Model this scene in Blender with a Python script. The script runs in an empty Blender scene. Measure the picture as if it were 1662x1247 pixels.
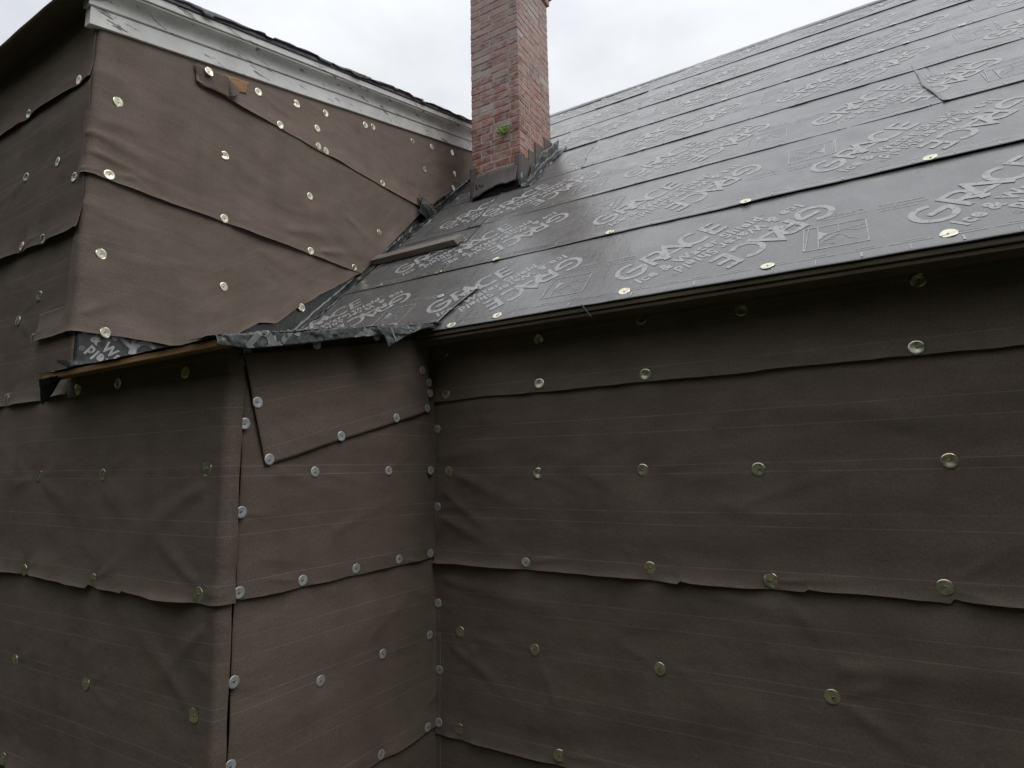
import bpy, bmesh, math, random
import numpy as np
from mathutils import Vector, Matrix

# ------------------------------------------------------------------ camera, sky, sun, exposure
sc = bpy.context.scene
COL = sc.collection
Z0 = 1.75                      # the lens is this high above the lawn; everything below is written relative to the lens
R = math.radians

def camera():
    yaw, pitch, roll, f = -0.5329573, 0.13947314, -0.02047637, 973.8
    fwd = Vector((math.sin(yaw) * math.cos(pitch), math.cos(yaw) * math.cos(pitch), math.sin(pitch)))
    right = Vector((math.cos(yaw), -math.sin(yaw), 0))
    up = right.cross(fwd)
    r2 = math.cos(roll) * right + math.sin(roll) * up
    u2 = -math.sin(roll) * right + math.cos(roll) * up
    m = Matrix((r2, u2, -fwd)).transposed().to_4x4()
    m.translation = Vector((0, 0, Z0))
    cam = bpy.data.cameras.new('camera'); o = bpy.data.objects.new('camera', cam); COL.objects.link(o)
    cam.sensor_width = 36; cam.lens = 36 * f / 1662; cam.clip_start = .05; cam.clip_end = 500
    o.matrix_world = m; sc.camera = o
camera()

SUN_EL, SUN_AZ = R(50), R(98)       # azimuth clockwise from +Y: the bright part of the cloud is off to the right
w = bpy.data.worlds.new('World'); sc.world = w; w.use_nodes = True
nt = w.node_tree; nt.nodes.clear()
def N(nt, t, **kw):
    n = nt.nodes.new(t)
    for k, v in kw.items():
        if k in ('op', 'operation'): n.operation = v
        else: setattr(n, k, v)
    return n
out = N(nt, 'ShaderNodeOutputWorld'); bg = N(nt, 'ShaderNodeBackground'); bg.inputs[1].default_value = .1
sky = N(nt, 'ShaderNodeTexSky', sky_type='NISHITA'); sky.sun_disc = False
sky.sun_elevation = SUN_EL; sky.sun_rotation = SUN_AZ
tc = N(nt, 'ShaderNodeTexCoord'); mp = N(nt, 'ShaderNodeMapping'); mp.inputs['Scale'].default_value = (1, 1, 2.2)
nz = N(nt, 'ShaderNodeTexNoise'); nz.inputs['Scale'].default_value = 2.3; nz.inputs['Detail'].default_value = 5; nz.inputs['Roughness'].default_value = .52
rp = N(nt, 'ShaderNodeValToRGB')
rp.color_ramp.elements[0].position = .36; rp.color_ramp.elements[0].color = (6.9, 7.2, 7.65, 1)
rp.color_ramp.elements[1].position = .6; rp.color_ramp.elements[1].color = (9.1, 9.25, 9.5, 1)
mx = N(nt, 'ShaderNodeMix', data_type='RGBA'); mx.inputs[0].default_value = .93
nt.links.new(tc.outputs['Generated'], mp.inputs[0]); nt.links.new(mp.outputs[0], nz.inputs['Vector'])
nt.links.new(nz.outputs['Fac'], rp.inputs[0]); nt.links.new(sky.outputs[0], mx.inputs[6]); nt.links.new(rp.outputs[0], mx.inputs[7])
sz = N(nt, 'ShaderNodeSeparateXYZ'); nt.links.new(tc.outputs['Generated'], sz.inputs[0])
m1 = N(nt, 'ShaderNodeMath', op='MAXIMUM'); nt.links.new(sz.outputs[2], m1.inputs[0]); m1.inputs[1].default_value = 0
m2 = N(nt, 'ShaderNodeMath', op='MULTIPLY_ADD'); nt.links.new(m1.outputs[0], m2.inputs[0]); m2.inputs[1].default_value = 1.22; m2.inputs[2].default_value = .31
sc_ = N(nt, 'ShaderNodeVectorMath', op='SCALE'); nt.links.new(mx.outputs[2], sc_.inputs[0]); nt.links.new(m2.outputs[0], sc_.inputs['Scale'])
nt.links.new(sc_.outputs[0], bg.inputs[0]); nt.links.new(bg.outputs[0], out.inputs[0])

sun = bpy.data.lights.new('sun', 'SUN'); sun.energy = 1.3; sun.angle = R(50); sun.color = (1, .97, .92)
so = bpy.data.objects.new('sun', sun); COL.objects.link(so)
d = Vector((math.sin(SUN_AZ) * math.cos(SUN_EL), math.cos(SUN_AZ) * math.cos(SUN_EL), math.sin(SUN_EL)))
so.rotation_euler = d.to_track_quat('Z', 'Y').to_euler(); so.location = (0, -5, 12)

vs = sc.view_settings
vs.view_transform = 'Standard'; vs.look = 'None'; vs.exposure = .12; vs.gamma = 1

# ------------------------------------------------------------------ helpers
rnd = random.Random(7)
def rs(seed): return np.random.RandomState(seed)

def vnoise(x, y, seed):
    t = rs(seed).rand(64, 64)
    xi = np.floor(x).astype(int); yi = np.floor(y).astype(int)
    fx = x - xi; fy = y - yi
    fx = fx * fx * fx * (fx * (fx * 6 - 15) + 10); fy = fy * fy * fy * (fy * (fy * 6 - 15) + 10)
    a = t[xi % 64, yi % 64]; b = t[(xi + 1) % 64, yi % 64]; c = t[xi % 64, (yi + 1) % 64]; e = t[(xi + 1) % 64, (yi + 1) % 64]
    return (a * (1 - fx) + b * fx) * (1 - fy) + (c * (1 - fx) + e * fx) * fy
def fbm(x, y, seed, o=3):
    s = 0; a = .5; f = 1.
    for i in range(o):
        s = s + a * vnoise(x * f, y * f, seed + i); a *= .5; f *= 2.03
    return s / (1 - .5 ** o)
def ridge(x, y, seed, o=3):
    s = 0; a = .5; f = 1.
    for i in range(o):
        s = s + a * (1 - np.abs(2 * vnoise(x * f, y * f, seed + i) - 1)); a *= .5; f *= 2.1
    return s / (1 - .5 ** o)
def sstep(x, a, b):
    t = np.clip((x - a) / (b - a), 0, 1); return t * t * (3 - 2 * t)

def tag(o, label=None, cat=None, group=None, kind=None):
    for k, v in (('label', label), ('category', cat), ('group', group), ('kind', kind)):
        if v: o[k] = v
    return o
def empty(name, loc):
    o = bpy.data.objects.new(name, None); COL.objects.link(o); o.empty_display_size = .1
    o.location = (loc[0], loc[1], loc[2] + Z0); return o
def mesh(name, verts, faces, mat=None, parent=None, uv=None, smooth=True, solid=0, attr=None):
    """one mesh object; verts are relative to the lens, the origin goes to the foot of the mesh"""
    v = np.asarray(verts, float).reshape(-1, 3)
    c = np.array([v[:, 0].mean(), v[:, 1].mean(), v[:, 2].min()])
    me = bpy.data.meshes.new(name); me.from_pydata((v - c).tolist(), [], faces)
    if uv is not None:
        ul = me.uv_layers.new(name='UVMap')
        idx = np.empty(len(me.loops), int); me.loops.foreach_get('vertex_index', idx)
        ul.data.foreach_set('uv', np.asarray(uv, float)[idx].ravel())
    if attr is not None:
        a = me.attributes.new('tone', 'FLOAT', 'POINT'); a.data.foreach_set('value', np.asarray(attr, float))
    me.polygons.foreach_set('use_smooth', [smooth] * len(me.polygons))
    if mat: me.materials.append(mat)
    me.update()
    o = bpy.data.objects.new(name, me); COL.objects.link(o)
    loc = Vector(c) + Vector((0, 0, Z0))
    if parent is not None:
        o.parent = parent; o.location = loc - parent_loc(parent)
    else: o.location = loc
    if solid:
        m = o.modifiers.new('thickness', 'SOLIDIFY'); m.thickness = solid; m.offset = -1
    return o
def parent_loc(p):
    l = Vector(p.location)
    while p.parent is not None:
        p = p.parent; l += Vector(p.location)
    return l
def grid_faces(nu, nv):
    i = np.arange(nu - 1); j = np.arange(nv - 1); J, I = np.meshgrid(j, i, indexing='ij')
    a = J * nu + I
    return np.stack([a, a + 1, a + nu + 1, a + nu], -1).reshape(-1, 4).tolist()
class MB:
    def __init__(s): s.v = []; s.f = []; s.a = []
    def add(s, v, f, a=0.):
        n = len(s.v); s.v += [tuple(p) for p in v]; s.f += [[i + n for i in q] for q in f]; s.a += [a] * len(v)
    def box(s, x0, x1, y0, y1, z0, z1, a=0.):
        s.add([(x, y, z) for z in (z0, z1) for y in (y0, y1) for x in (x0, x1)],
              [(0, 2, 3, 1), (4, 5, 7, 6), (0, 1, 5, 4), (2, 6, 7, 3), (0, 4, 6, 2), (1, 3, 7, 5)], a)
    def hexa(s, p, a=0.):      # eight corners, bottom four then top four, both counter-clockwise from above
        s.add(p, [(3, 2, 1, 0), (4, 5, 6, 7), (0, 1, 5, 4), (1, 2, 6, 5), (2, 3, 7, 6), (3, 0, 4, 7)], a)
    def build(s, name, mat, parent=None, smooth=False, bevel=0, **k):
        o = mesh(name, s.v, s.f, mat, parent, smooth=smooth, attr=s.a, **k)
        if bevel:
            m = o.modifiers.new('edge', 'BEVEL'); m.width = bevel; m.segments = 2; m.limit_method = 'ANGLE'
        return o

# ------------------------------------------------------------------ materials
def material(name, base=(.5, .5, .5), rough=.6, metal=0., spec=.5, ior=1.5):
    m = bpy.data.materials.new(name); m.use_nodes = True
    b = m.node_tree.nodes['Principled BSDF']
    b.inputs['Base Color'].default_value = (*base, 1); b.inputs['Roughness'].default_value = rough
    b.inputs['Metallic'].default_value = metal; b.inputs['Specular IOR Level'].default_value = spec; b.inputs['IOR'].default_value = ior
    return m, m.node_tree, b
def noise(nt, scale, detail=3, rough=.55, vec=None, stretch=None, coord='Object'):
    n = N(nt, 'ShaderNodeTexNoise'); n.inputs['Scale'].default_value = scale
    n.inputs['Detail'].default_value = detail; n.inputs['Roughness'].default_value = rough
    if vec is None:
        t = N(nt, 'ShaderNodeTexCoord'); vec = t.outputs[coord]
    if stretch:
        m = N(nt, 'ShaderNodeMapping'); m.inputs['Scale'].default_value = stretch
        nt.links.new(vec, m.inputs[0]); vec = m.outputs[0]
    nt.links.new(vec, n.inputs['Vector']); return n.outputs['Fac']
def ramp(nt, fac, stops):
    r = N(nt, 'ShaderNodeValToRGB'); e = r.color_ramp.elements
    while len(e) < len(stops): e.new(.5)
    for x, (p, c) in zip(e, stops):
        x.position = p; x.color = (*c, 1) if len(c) == 3 else c
    nt.links.new(fac, r.inputs[0]); return r.outputs[0]
def mixc(nt, fac, a, b, mode='MIX'):
    m = N(nt, 'ShaderNodeMix', data_type='RGBA', blend_type=mode)
    for s, v in ((0, fac), (6, a), (7, b)):
        if isinstance(v, (int, float)): m.inputs[s].default_value = v
        elif isinstance(v, tuple): m.inputs[s].default_value = (*v, 1)
        else: nt.links.new(v, m.inputs[s])
    return m.outputs[2]
def math_(nt, op, a, b=None, c=None):
    m = N(nt, 'ShaderNodeMath', op=op)
    for i, v in enumerate((a, b, c)):
        if v is None: continue
        if isinstance(v, (int, float)): m.inputs[i].default_value = v
        else: nt.links.new(v, m.inputs[i])
    return m.outputs[0]
def bump(nt, b, h, strength=.3, dist=.01):
    n = N(nt, 'ShaderNodeBump'); n.inputs['Strength'].default_value = strength; n.inputs['Distance'].default_value = dist
    nt.links.new(h, n.inputs['Height']); nt.links.new(n.outputs[0], b.inputs['Normal'])

FELT_LINES = (.063, .233, .286, .448, .485, .63, .70)
def felt_material(name, line_w, line_a, k=1.0):
    m, nt, b = material(name, rough=.9, spec=.25)
    uv = N(nt, 'ShaderNodeUVMap').outputs[0]
    big = noise(nt, 2.2, 4, .6, uv); mid = noise(nt, 14, 4, .6, uv, (.35, 1, 1)); fine = noise(nt, 330, 2, .6, uv); spk = noise(nt, 110, 2, .5, uv)
    c = ramp(nt, big, [(.3, (.148 * k, .113 * k, .093 * k)), (.7, (.184 * k, .147 * k, .126 * k))])
    c = mixc(nt, .5, c, ramp(nt, mid, [(.3, (.125 * k, .096 * k, .078 * k)), (.72, (.191 * k, .154 * k, .132 * k))]))
    c = mixc(nt, 1., c, ramp(nt, fine, [(.25, (.66, .66, .66)), (.75, (1.34, 1.34, 1.34))]), 'MULTIPLY')
    c = mixc(nt, 1., c, ramp(nt, spk, [(.3, (.88, .88, .88)), (.7, (1.12, 1.12, 1.12))]), 'MULTIPLY')
    oi = N(nt, 'ShaderNodeObjectInfo').outputs['Random']
    c = mixc(nt, 1., c, ramp(nt, oi, [(0, (.90, .895, .89)), (1, (1.10, 1.10, 1.09))]), 'MULTIPLY')
    st = noise(nt, 3.0, 5, .62, uv, (1.6, .38, 1)); sc2 = noise(nt, 11, 6, .7, uv, (.6, 1, 1))
    c = mixc(nt, 1., c, ramp(nt, st, [(.32, (.90, .90, .905)), (.5, (1, 1, 1)), (.7, (1.07, 1.065, 1.06))]), 'MULTIPLY')
    dst = ramp(nt, sc2, [(.59, (0, 0, 0)), (.70, (1, 1, 1))])
    c = mixc(nt, math_(nt, 'MULTIPLY', dst, .14), c, (.23, .205, .18))
    sx = N(nt, 'ShaderNodeSeparateXYZ'); nt.links.new(uv, sx.inputs[0]); v = sx.outputs[1]
    wob = noise(nt, 1.3, 2, .5, uv)
    v2 = math_(nt, 'ADD', v, math_(nt, 'MULTIPLY', math_(nt, 'SUBTRACT', wob, .5), .012))
    s = None
    for l in FELT_LINES:
        e = math_(nt, 'COMPARE', v2, l, line_w)
        s = e if s is None else math_(nt, 'ADD', s, e)
    brk = ramp(nt, noise(nt, 5, 3, .6, uv), [(.34, (.25, .25, .25)), (.6, (1, 1, 1))])
    c = mixc(nt, math_(nt, 'MULTIPLY', math_(nt, 'MULTIPLY', s, brk), line_a), c, (.42, .40, .37))
    # a few pale scuffs and specks
    sp = ramp(nt, noise(nt, 42, 1, .5, uv), [(.775, (0, 0, 0)), (.80, (1, 1, 1))])
    c = mixc(nt, math_(nt, 'MULTIPLY', sp, .25), c, (.3, .28, .25))
    nt.links.new(c, b.inputs['Base Color'])
    h = math_(nt, 'ADD', math_(nt, 'MULTIPLY', fine, .25), math_(nt, 'ADD', noise(nt, 26, 2, .5, uv), math_(nt, 'MULTIPLY', noise(nt, 7, 2, .5, uv, (.5, 1, 1)), 1.6)))
    bump(nt, b, h, .25, .006)
    return m
FELT = felt_material('brown felt paper', .0014, .26, .85)
FELT_LIT = felt_material('lit felt paper', .0013, .16, 1.12)  # lighter copy of the felt; the upper wall's light is put into its colour

def membrane_material(name, ior, k, tint=(1, 1, 1), r0=.20, r1=.40):
    m, nt, b = material(name, rough=.34, spec=.5, ior=ior)
    uv = N(nt, 'ShaderNodeUVMap').outputs[0]
    c = ramp(nt, noise(nt, 3, 5, .62, uv, (1, .7, 1)), [(.3, (.058 * k * tint[0], .0575 * k * tint[1], .058 * k * tint[2])), (.7, (.091 * k * tint[0], .090 * k * tint[1], .0905 * k * tint[2]))])
    dust = ramp(nt, noise(nt, 60, 4, .65, uv, (1, .25, 1)), [(.45, (0, 0, 0)), (.8, (1, 1, 1))])
    c = mixc(nt, math_(nt, 'MULTIPLY', dust, .3), c, (.18, .175, .17))
    sm = ramp(nt, noise(nt, 4.5, 6, .7, uv), [(.56, (0, 0, 0)), (.74, (1, 1, 1))])
    c = mixc(nt, math_(nt, 'MULTIPLY', sm, .28), c, (.19, .183, .172))
    nt.links.new(c, b.inputs['Base Color'])
    r = ramp(nt, noise(nt, 6, 5, .65, uv), [(.25, (r0,) * 3), (.75, (r1,) * 3)])
    nt.links.new(r, b.inputs['Roughness'])
    h = math_(nt, 'ADD', math_(nt, 'MULTIPLY', noise(nt, 16, 4, .6, uv, (1.7, .45, 1)), 1.3), math_(nt, 'MULTIPLY', noise(nt, 90, 2, .5, uv), .25))
    bump(nt, b, h, .32, .006)
    return m
FILM = membrane_material('black membrane film', 1.9, 1.55)
CREASED = membrane_material('creased membrane film', 1.55, .36, (.82, 1., .96), .16, .38)
def print_material():
    m, nt, b = material('pale grey print', rough=.42, spec=.5, ior=1.65)
    t = noise(nt, 45, 4, .65)
    c = ramp(nt, t, [(.32, (.15, .15, .15)), (.45, (.35, .35, .35)), (.75, (.45, .45, .45))])
    nt.links.new(c, b.inputs['Base Color']); return m
PRINT = print_material()
WORN, _, _ = material('worn grey print', (.17, .178, .18), .4)
def metal_material(name, base, rough, metal=1.):
    m, nt, b = material(name, base, rough, metal)
    r = ramp(nt, noise(nt, 40, 3, .6), [(.3, (rough - .08,) * 3), (.7, (rough + .14,) * 3)])
    nt.links.new(r, b.inputs['Roughness'])
    c = ramp(nt, noise(nt, 25, 3, .6), [(.3, tuple(x * .78 for x in base)), (.6, base)])
    nt.links.new(c, b.inputs['Base Color']); return m
BRASS = metal_material('pale brass', (.78, .75, .585), .28, .93)
ZINC = metal_material('grey zinc', (.60, .62, .64), .42, .55)
NAIL = metal_material('nail steel', (.30, .29, .26), .45, .9)
LEAD = metal_material('weathered flashing metal', (.135, .12, .112), .6, .35)

def paint_material():
    m, nt, b = material('weathered white paint', rough=.6)
    t = noise(nt, 9, 6, .68, stretch=(2.0, .55, 3.2))
    t2 = noise(nt, 38, 3, .6, stretch=(1.6, .35, 4))
    f = ramp(nt, math_(nt, 'ADD', math_(nt, 'MULTIPLY', t, .72), math_(nt, 'MULTIPLY', t2, .28)), [(.585, (0, 0, 0)), (.60, (1, 1, 1))])
    white = ramp(nt, noise(nt, 3.5, 5, .62), [(.3, (.56, .555, .54)), (.65, (.80, .795, .785))])
    wood = ramp(nt, noise(nt, 20, 4, .6, stretch=(1, .2, 4)), [(.3, (.11, .09, .075)), (.7, (.30, .265, .24))])
    nt.links.new(mixc(nt, f, white, wood), b.inputs['Base Color'])
    bump(nt, b, math_(nt, 'SUBTRACT', 1, f), .4, .004); return m
PAINT = paint_material()
def wood_material(name, lo, hi, stretch, rough=.8):
    m, nt, b = material(name, rough=rough, spec=.3)
    g = noise(nt, 6, 6, .65, stretch=stretch); k = noise(nt, 2, 3, .5)
    c = ramp(nt, g, [(.28, lo), (.72, hi)])
    c = mixc(nt, 1., c, ramp(nt, k, [(.3, (.78, .78, .78)), (.7, (1.15, 1.15, 1.15))]), 'MULTIPLY')
    nt.links.new(c, b.inputs['Base Color']); bump(nt, b, g, .4, .004); return m
RAW = wood_material('raw board', (.13, .07, .03), (.32, .19, .09), (.6, 12, 14))
DARKWOOD = wood_material('old dark board', (.075, .056, .042), (.19, .145, .105), (.7, 10, 16))
GREYWOOD = wood_material('weathered grey board', (.16, .138, .12), (.30, .265, .235), (.9, 12, 12))
SPLIT = wood_material('split cedar', (.28, .15, .07), (.46, .29, .16), (1.5, 8, 8))

def brick_material():
    m, nt, b = material('old red brick', rough=.9, spec=.25)
    a = N(nt, 'ShaderNodeAttribute', attribute_name='tone').outputs['Fac']
    c = ramp(nt, a, [(0, (.19, .072, .058)), (.35, (.30, .108, .084)), (.65, (.375, .15, .115)), (.85, (.33, .185, .155)), (1, (.44, .36, .34))])
    g = ramp(nt, noise(nt, 55, 4, .65), [(.25, (.72, .72, .72)), (.75, (1.25, 1.25, 1.25))])
    c = mixc(nt, 1., c, g, 'MULTIPLY')
    # lime bloom, thicker towards the top of the stack where the mortar has washed down
    t = N(nt, 'ShaderNodeTexCoord'); sx = N(nt, 'ShaderNodeSeparateXYZ'); nt.links.new(t.outputs['Object'], sx.inputs[0])
    hgt = math_(nt, 'MULTIPLY_ADD', sx.outputs[2], .10, -.055)
    bl = ramp(nt, math_(nt, 'ADD', noise(nt, 13, 5, .7, stretch=(1, 1, 1.5)), hgt), [(.43, (0, 0, 0)), (.66, (1, 1, 1))])
    c = mixc(nt, math_(nt, 'MULTIPLY', bl, .62), c, (.50, .44, .42))
    nt.links.new(c, b.inputs['Base Color'])
    bump(nt, b, noise(nt, 70, 4, .7), .6, .006); return m
BRICK = brick_material()
def mortar_material():
    m, nt, b = material('old mortar', rough=.95, spec=.2)
    c = ramp(nt, noise(nt, 24, 5, .65), [(.3, (.28, .25, .225)), (.5, (.44, .40, .365)), (.7, (.54, .50, .465))])
    nt.links.new(c, b.inputs['Base Color']); bump(nt, b, noise(nt, 90, 3, .6), .6, .006); return m
MORTAR = mortar_material()
def leaf_material():
    m, nt, b = material('young leaf', (.12, .22, .03), .55)
    c = ramp(nt, noise(nt, 30, 2), [(.3, (.16, .32, .03)), (.7, (.34, .52, .07))]); nt.links.new(c, b.inputs['Base Color']); return m
LEAF = leaf_material()
LEAFWALL, t_, b_ = material('tree foliage', (.05, .075, .025), .8, spec=.2)
t_.links.new(ramp(t_, noise(t_, 1.2, 6, .7), [(.3, (.02, .032, .012)), (.7, (.075, .105, .04))]), b_.inputs['Base Color'])
def lawn_material():
    m, nt, b = material('lawn', rough=.95, spec=.2)
    c = ramp(nt, noise(nt, .8, 6, .65), [(.3, (.05, .055, .022)), (.55, (.085, .085, .04)), (.75, (.17, .14, .10))])
    nt.links.new(c, b.inputs['Base Color']); bump(nt, b, noise(nt, 40, 4, .7), .6, .03); return m
LAWN = lawn_material()
VOIDM, _, _ = material('near-black flap and gap', (.008, .008, .008), .8, spec=.2)  # near-black for the eave flap and for darkening the apron gap
PLAIN, _, _ = material('sheathing board', (.03, .024, .018), .9)
SHINGLE = wood_material('torn dark roofing', (.045, .046, .052), (.17, .172, .185), (3, 3, 9), .55)

# ------------------------------------------------------------------ the place: planes of the building
YL, YR, XM, XU = 1.368, 2.6, -2.028, -3.25          # near wall, far wall, return wall, upper side wall
YE, ZE, CS, SN = 2.418, .711, .7293, .6842          # main roof: eave line and slope
def roof_z(y): return ZE + (y - YE) * SN / CS
def low_z(y): return .175 + .24 * y                 # shallow roof over the bump-out
def rake_z(y): return 1.933 + .269 * y              # underside of the white trim
SRIDGE = 5.357; COURSE = .787

# ground
gv = []; n = 60
xs = np.linspace(-1, 1, n); gx = np.sign(xs) * np.abs(xs) ** 3 * 300
for y in gx:
    for x in gx: gv.append((x, y, -Z0 + .012 * math.sin(x * 1.3) * math.cos(y * 1.1)))
tag(mesh('ground', gv, grid_faces(n, n), LAWN), 'rough lawn below the walls of the house', 'ground', kind='structure')

# trees across the lawn, behind the photographer: what the nail caps on the lower walls mirror; height shaped to shade those walls
tv = []; nu, nv = 150, 24
for j in range(nv):
    for i in range(nu):
        a = R(187 + 175 * i / (nu - 1)); rr = 8.2 + 1.0 * float(fbm(np.array(i * .16), np.array(j * .3), 201, 3)) * 2; t = j / (nv - 1)
        h = 5.6 + 2.6 * float(fbm(np.array(i * .12), np.array(.5), 203, 3)) + 3.4 * float(sstep(np.array(i / (nu - 1)), .52, .73))  # right end raised to keep sky and sun off the return wall
        k = rnd.uniform(-.35, .35); tv.append((rr * math.cos(a) + k, rr * math.sin(a) + 2 + rnd.uniform(-.35, .35) + 1.6 * t * t * -1, -Z0 + h * t + rnd.uniform(-.2, .2)))
tag(mesh('treeline', tv, grid_faces(nu, nv), LEAFWALL, smooth=False), 'dark green line of trees across the lawn', 'trees', kind='stuff')

# ------------------------------------------------------------------ the house
house = tag(empty('house', (-1.5, 3.5, -Z0)), 'old house stripped of siding, its walls papered and its trim peeling', 'house')
b = MB()
o_ = .03
def quad(b, p): b.add(p, [(0, 1, 2, 3)])
quad(b, [(XM - o_, YR + o_, -Z0), (4.5, YR + o_, -Z0), (4.5, YR + o_, roof_z(YR) - .05), (XM - o_, YR + o_, roof_z(YR) - .05)])
quad(b, [(XM - o_, YL + o_, -Z0), (XM - o_, YR + o_, -Z0), (XM - o_, YR + o_, low_z(YR) - .04), (XM - o_, YL + o_, low_z(YL) - .04)])
quad(b, [(-7, YL + o_, -Z0), (XM - o_, YL + o_, -Z0), (XM - o_, YL + o_, low_z(YL) - .04), (-7, YL + o_, low_z(YL) - .04)])
quad(b, [(-7, YL + o_, .3), (XU - o_, YL + o_, .3), (XU - o_, YL + o_, 2.42), (-7, YL + o_, 2.42)])
quad(b, [(XU - o_, YL + o_, .3), (XU - o_, 5.6, .3), (XU - o_, 5.6, rake_z(5.6) + .1), (XU - o_, YL + o_, rake_z(YL) + .1)])
quad(b, [(4.5, YR, -Z0), (4.5, 10.2, -Z0), (4.5, 10.2, .7), (4.5, YR, roof_z(YR) - .05)])
b.add([(4.5, YR, roof_z(YR) - .06), (4.5, 10.2, .7), (4.5, 6.3, 4.3)], [(0, 1, 2)])
b.build('wall', PLAIN, house)

def slab(name, x0, x1, y0, y1, zf, t, mat, parent, inset=0):
    b = MB(); ys = (y0, y1)
    b.hexa([(x0, y0, zf(y0) - t), (x1, y0, zf(y0) - t), (x1, y1, zf(y1) - t), (x0, y1, zf(y1) - t),
            (x0, y0, zf(y0)), (x1, y0, zf(y0)), (x1, y1, zf(y1)), (x0, y1, zf(y1))])
    return b.build(name, mat, parent)
yr = YE + SRIDGE * CS
deck = slab('roof_deck', XU - .02, 4.6, YE + .012, yr, lambda y: roof_z(y) - .004, .03, DARKWOOD, house)
slab('rear_roof_slope', -6.5, 4.6, yr, yr + 4.2, lambda y: roof_z(yr) - (y - yr) * .938, .05, SHINGLE, house)
# two square-edged boards show under the film along the main eave
b = MB(); x = -2.02; k = 0
while x < 4.6:
    l = rnd.uniform(1.9, 2.7); x1 = min(x + l, 4.6)
    for (ya, za, zb) in ((YE + .002, -.026, -.005), (YE + .010, -.046, -.027)):
        j = rnd.uniform(-.002, .002)
        b.box(x + .002, x1 - .002, ya + j, ya + .12, ZE + za + .002, ZE + zb)
    x = x1
b.build('eave_board', DARKWOOD, house, bevel=.003)
slab('low_roof_deck', XU + .03, XM + .135, 1.235, 2.46, lambda y: low_z(y) - .006, .02, DARKWOOD, house)
b = MB(); b.hexa([(XU + .06, 1.222, .434), (XM + .15, 1.222, .434), (XM + .15, 1.30, .446), (XU + .06, 1.30, .446),
                  (XU + .06, 1.224, .461), (XM + .15, 1.224, .461), (XM + .15, 1.30, .472), (XU + .06, 1.30, .472)])
tag(b.build('eave_board', RAW, house, bevel=.004), 'bare brown eave board over the bump-out wall')

# white rake trim: frieze board, crown moulding, fillet
def extrude_rake(name, prof, y0, y1, mat, parent, wob=0., seed=1):
    ys = np.linspace(y0, y1, 90); n = len(prof); V = []
    for i, y in enumerate(ys):
        dz = wob * (float(vnoise(np.array(y * 2.2), np.array(.5), seed)) - .5)
        for (px, pz) in prof: V.append((XU + px, y, rake_z(y) + pz + dz))
    F = []
    for i in range(len(ys) - 1):
        for k in range(n - 1):
            a = i * n + k; F.append((a, a + n, a + n + 1, a + 1))
    F.append(tuple(range(n))); F.append(tuple(range((len(ys) - 1) * n, len(ys) * n))[::-1])
    o = mesh(name, V, F, mat, parent, smooth=False); return o
trim = bpy.data.objects.new('rake_trim', None); COL.objects.link(trim); trim.parent = house
trim.location = Vector((XU, 1.3, rake_z(1.3) + Z0)) - Vector(house.location); trim.empty_display_size = .1
tag(trim, 'peeling white painted rake trim with a stepped moulding')
extrude_rake('frieze_board', [(-.02, .0), (.028, 0), (.030, .002), (.030, .098), (-.02, .098)], 1.305, 5.3, PAINT, trim, .004, 3)
cv = [(-.02, .1), (.036, .1), (.040, .104), (.040, .112)]
for i in range(9):
    t = i / 8 * math.pi / 2; cv.append((.040 + .055 * (1 - math.cos(t)), .114 + .066 * math.sin(t)))
cv += [(.098, .184), (.098, .192), (-.02, .192)]
extrude_rake('crown_moulding', cv, 1.292, 5.3, PAINT, trim, .004, 3)
extrude_rake('fillet_board', [(-.02, .194), (.106, .194), (.108, .197), (.108, .236), (-.02, .236)], 1.285, 5.3, PAINT, trim, .006, 5)

slab('upper_roof_deck', -7, XU + .118, 1.30, 5.6, lambda y: rake_z(y) + .262, .022, SHINGLE, house)
# torn roofing hanging over the upper rake edge
def torn_edge():
    nu, nv = 260, 7; ys = np.linspace(1.3, 5.3, nu); a = np.linspace(0, 1, nv)
    h = .006 + .026 * np.clip(fbm(ys * 3.1, ys * 0 + .3, 51, 4) - .32, 0, 1) * 2 + .018 * (vnoise(ys * 14, ys * 0, 55) > .7)
    V = []
    for j in range(nv):
        for i in range(nu):
            y = ys[i]; t = a[j]
            up = .008 + .016 * float(vnoise(np.array(y * 9), np.array(t * 2), 53))
            V.append((XU + .05 + .075 * min(t * 1.8, 1) + .010 * float(vnoise(np.array(y * 8), np.array(t * 3.), 52)), y,
                      rake_z(y) + .262 + up - (h[i] * max(t - .45, 0) / .55)))
    return mesh('torn_roofing_edge', V, [f[::-1] for f in grid_faces(nu, nv)], SHINGLE, house, solid=.004)
torn_edge()
b = MB()
for i in range(9):
    y = 3.0 + i * .085 + rnd.uniform(-.02, .02); l = rnd.uniform(.09, .2); z = rake_z(y)
    b.hexa([(XU + .03, y, z + .27), (XU + .128, y, z + .268), (XU + .128, y + l, z + .272 + .269 * l), (XU + .03, y + l, z + .272 + .269 * l),
            (XU + .03, y, z + .276), (XU + .126, y + .02, z + .274), (XU + .126, y + l * .9, z + .279 + .25 * l), (XU + .03, y + l, z + .281 + .269 * l)])
tag(b.build('split_shingle', SPLIT, house), 'row of split brown wood shingles left under the torn roofing')

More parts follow.
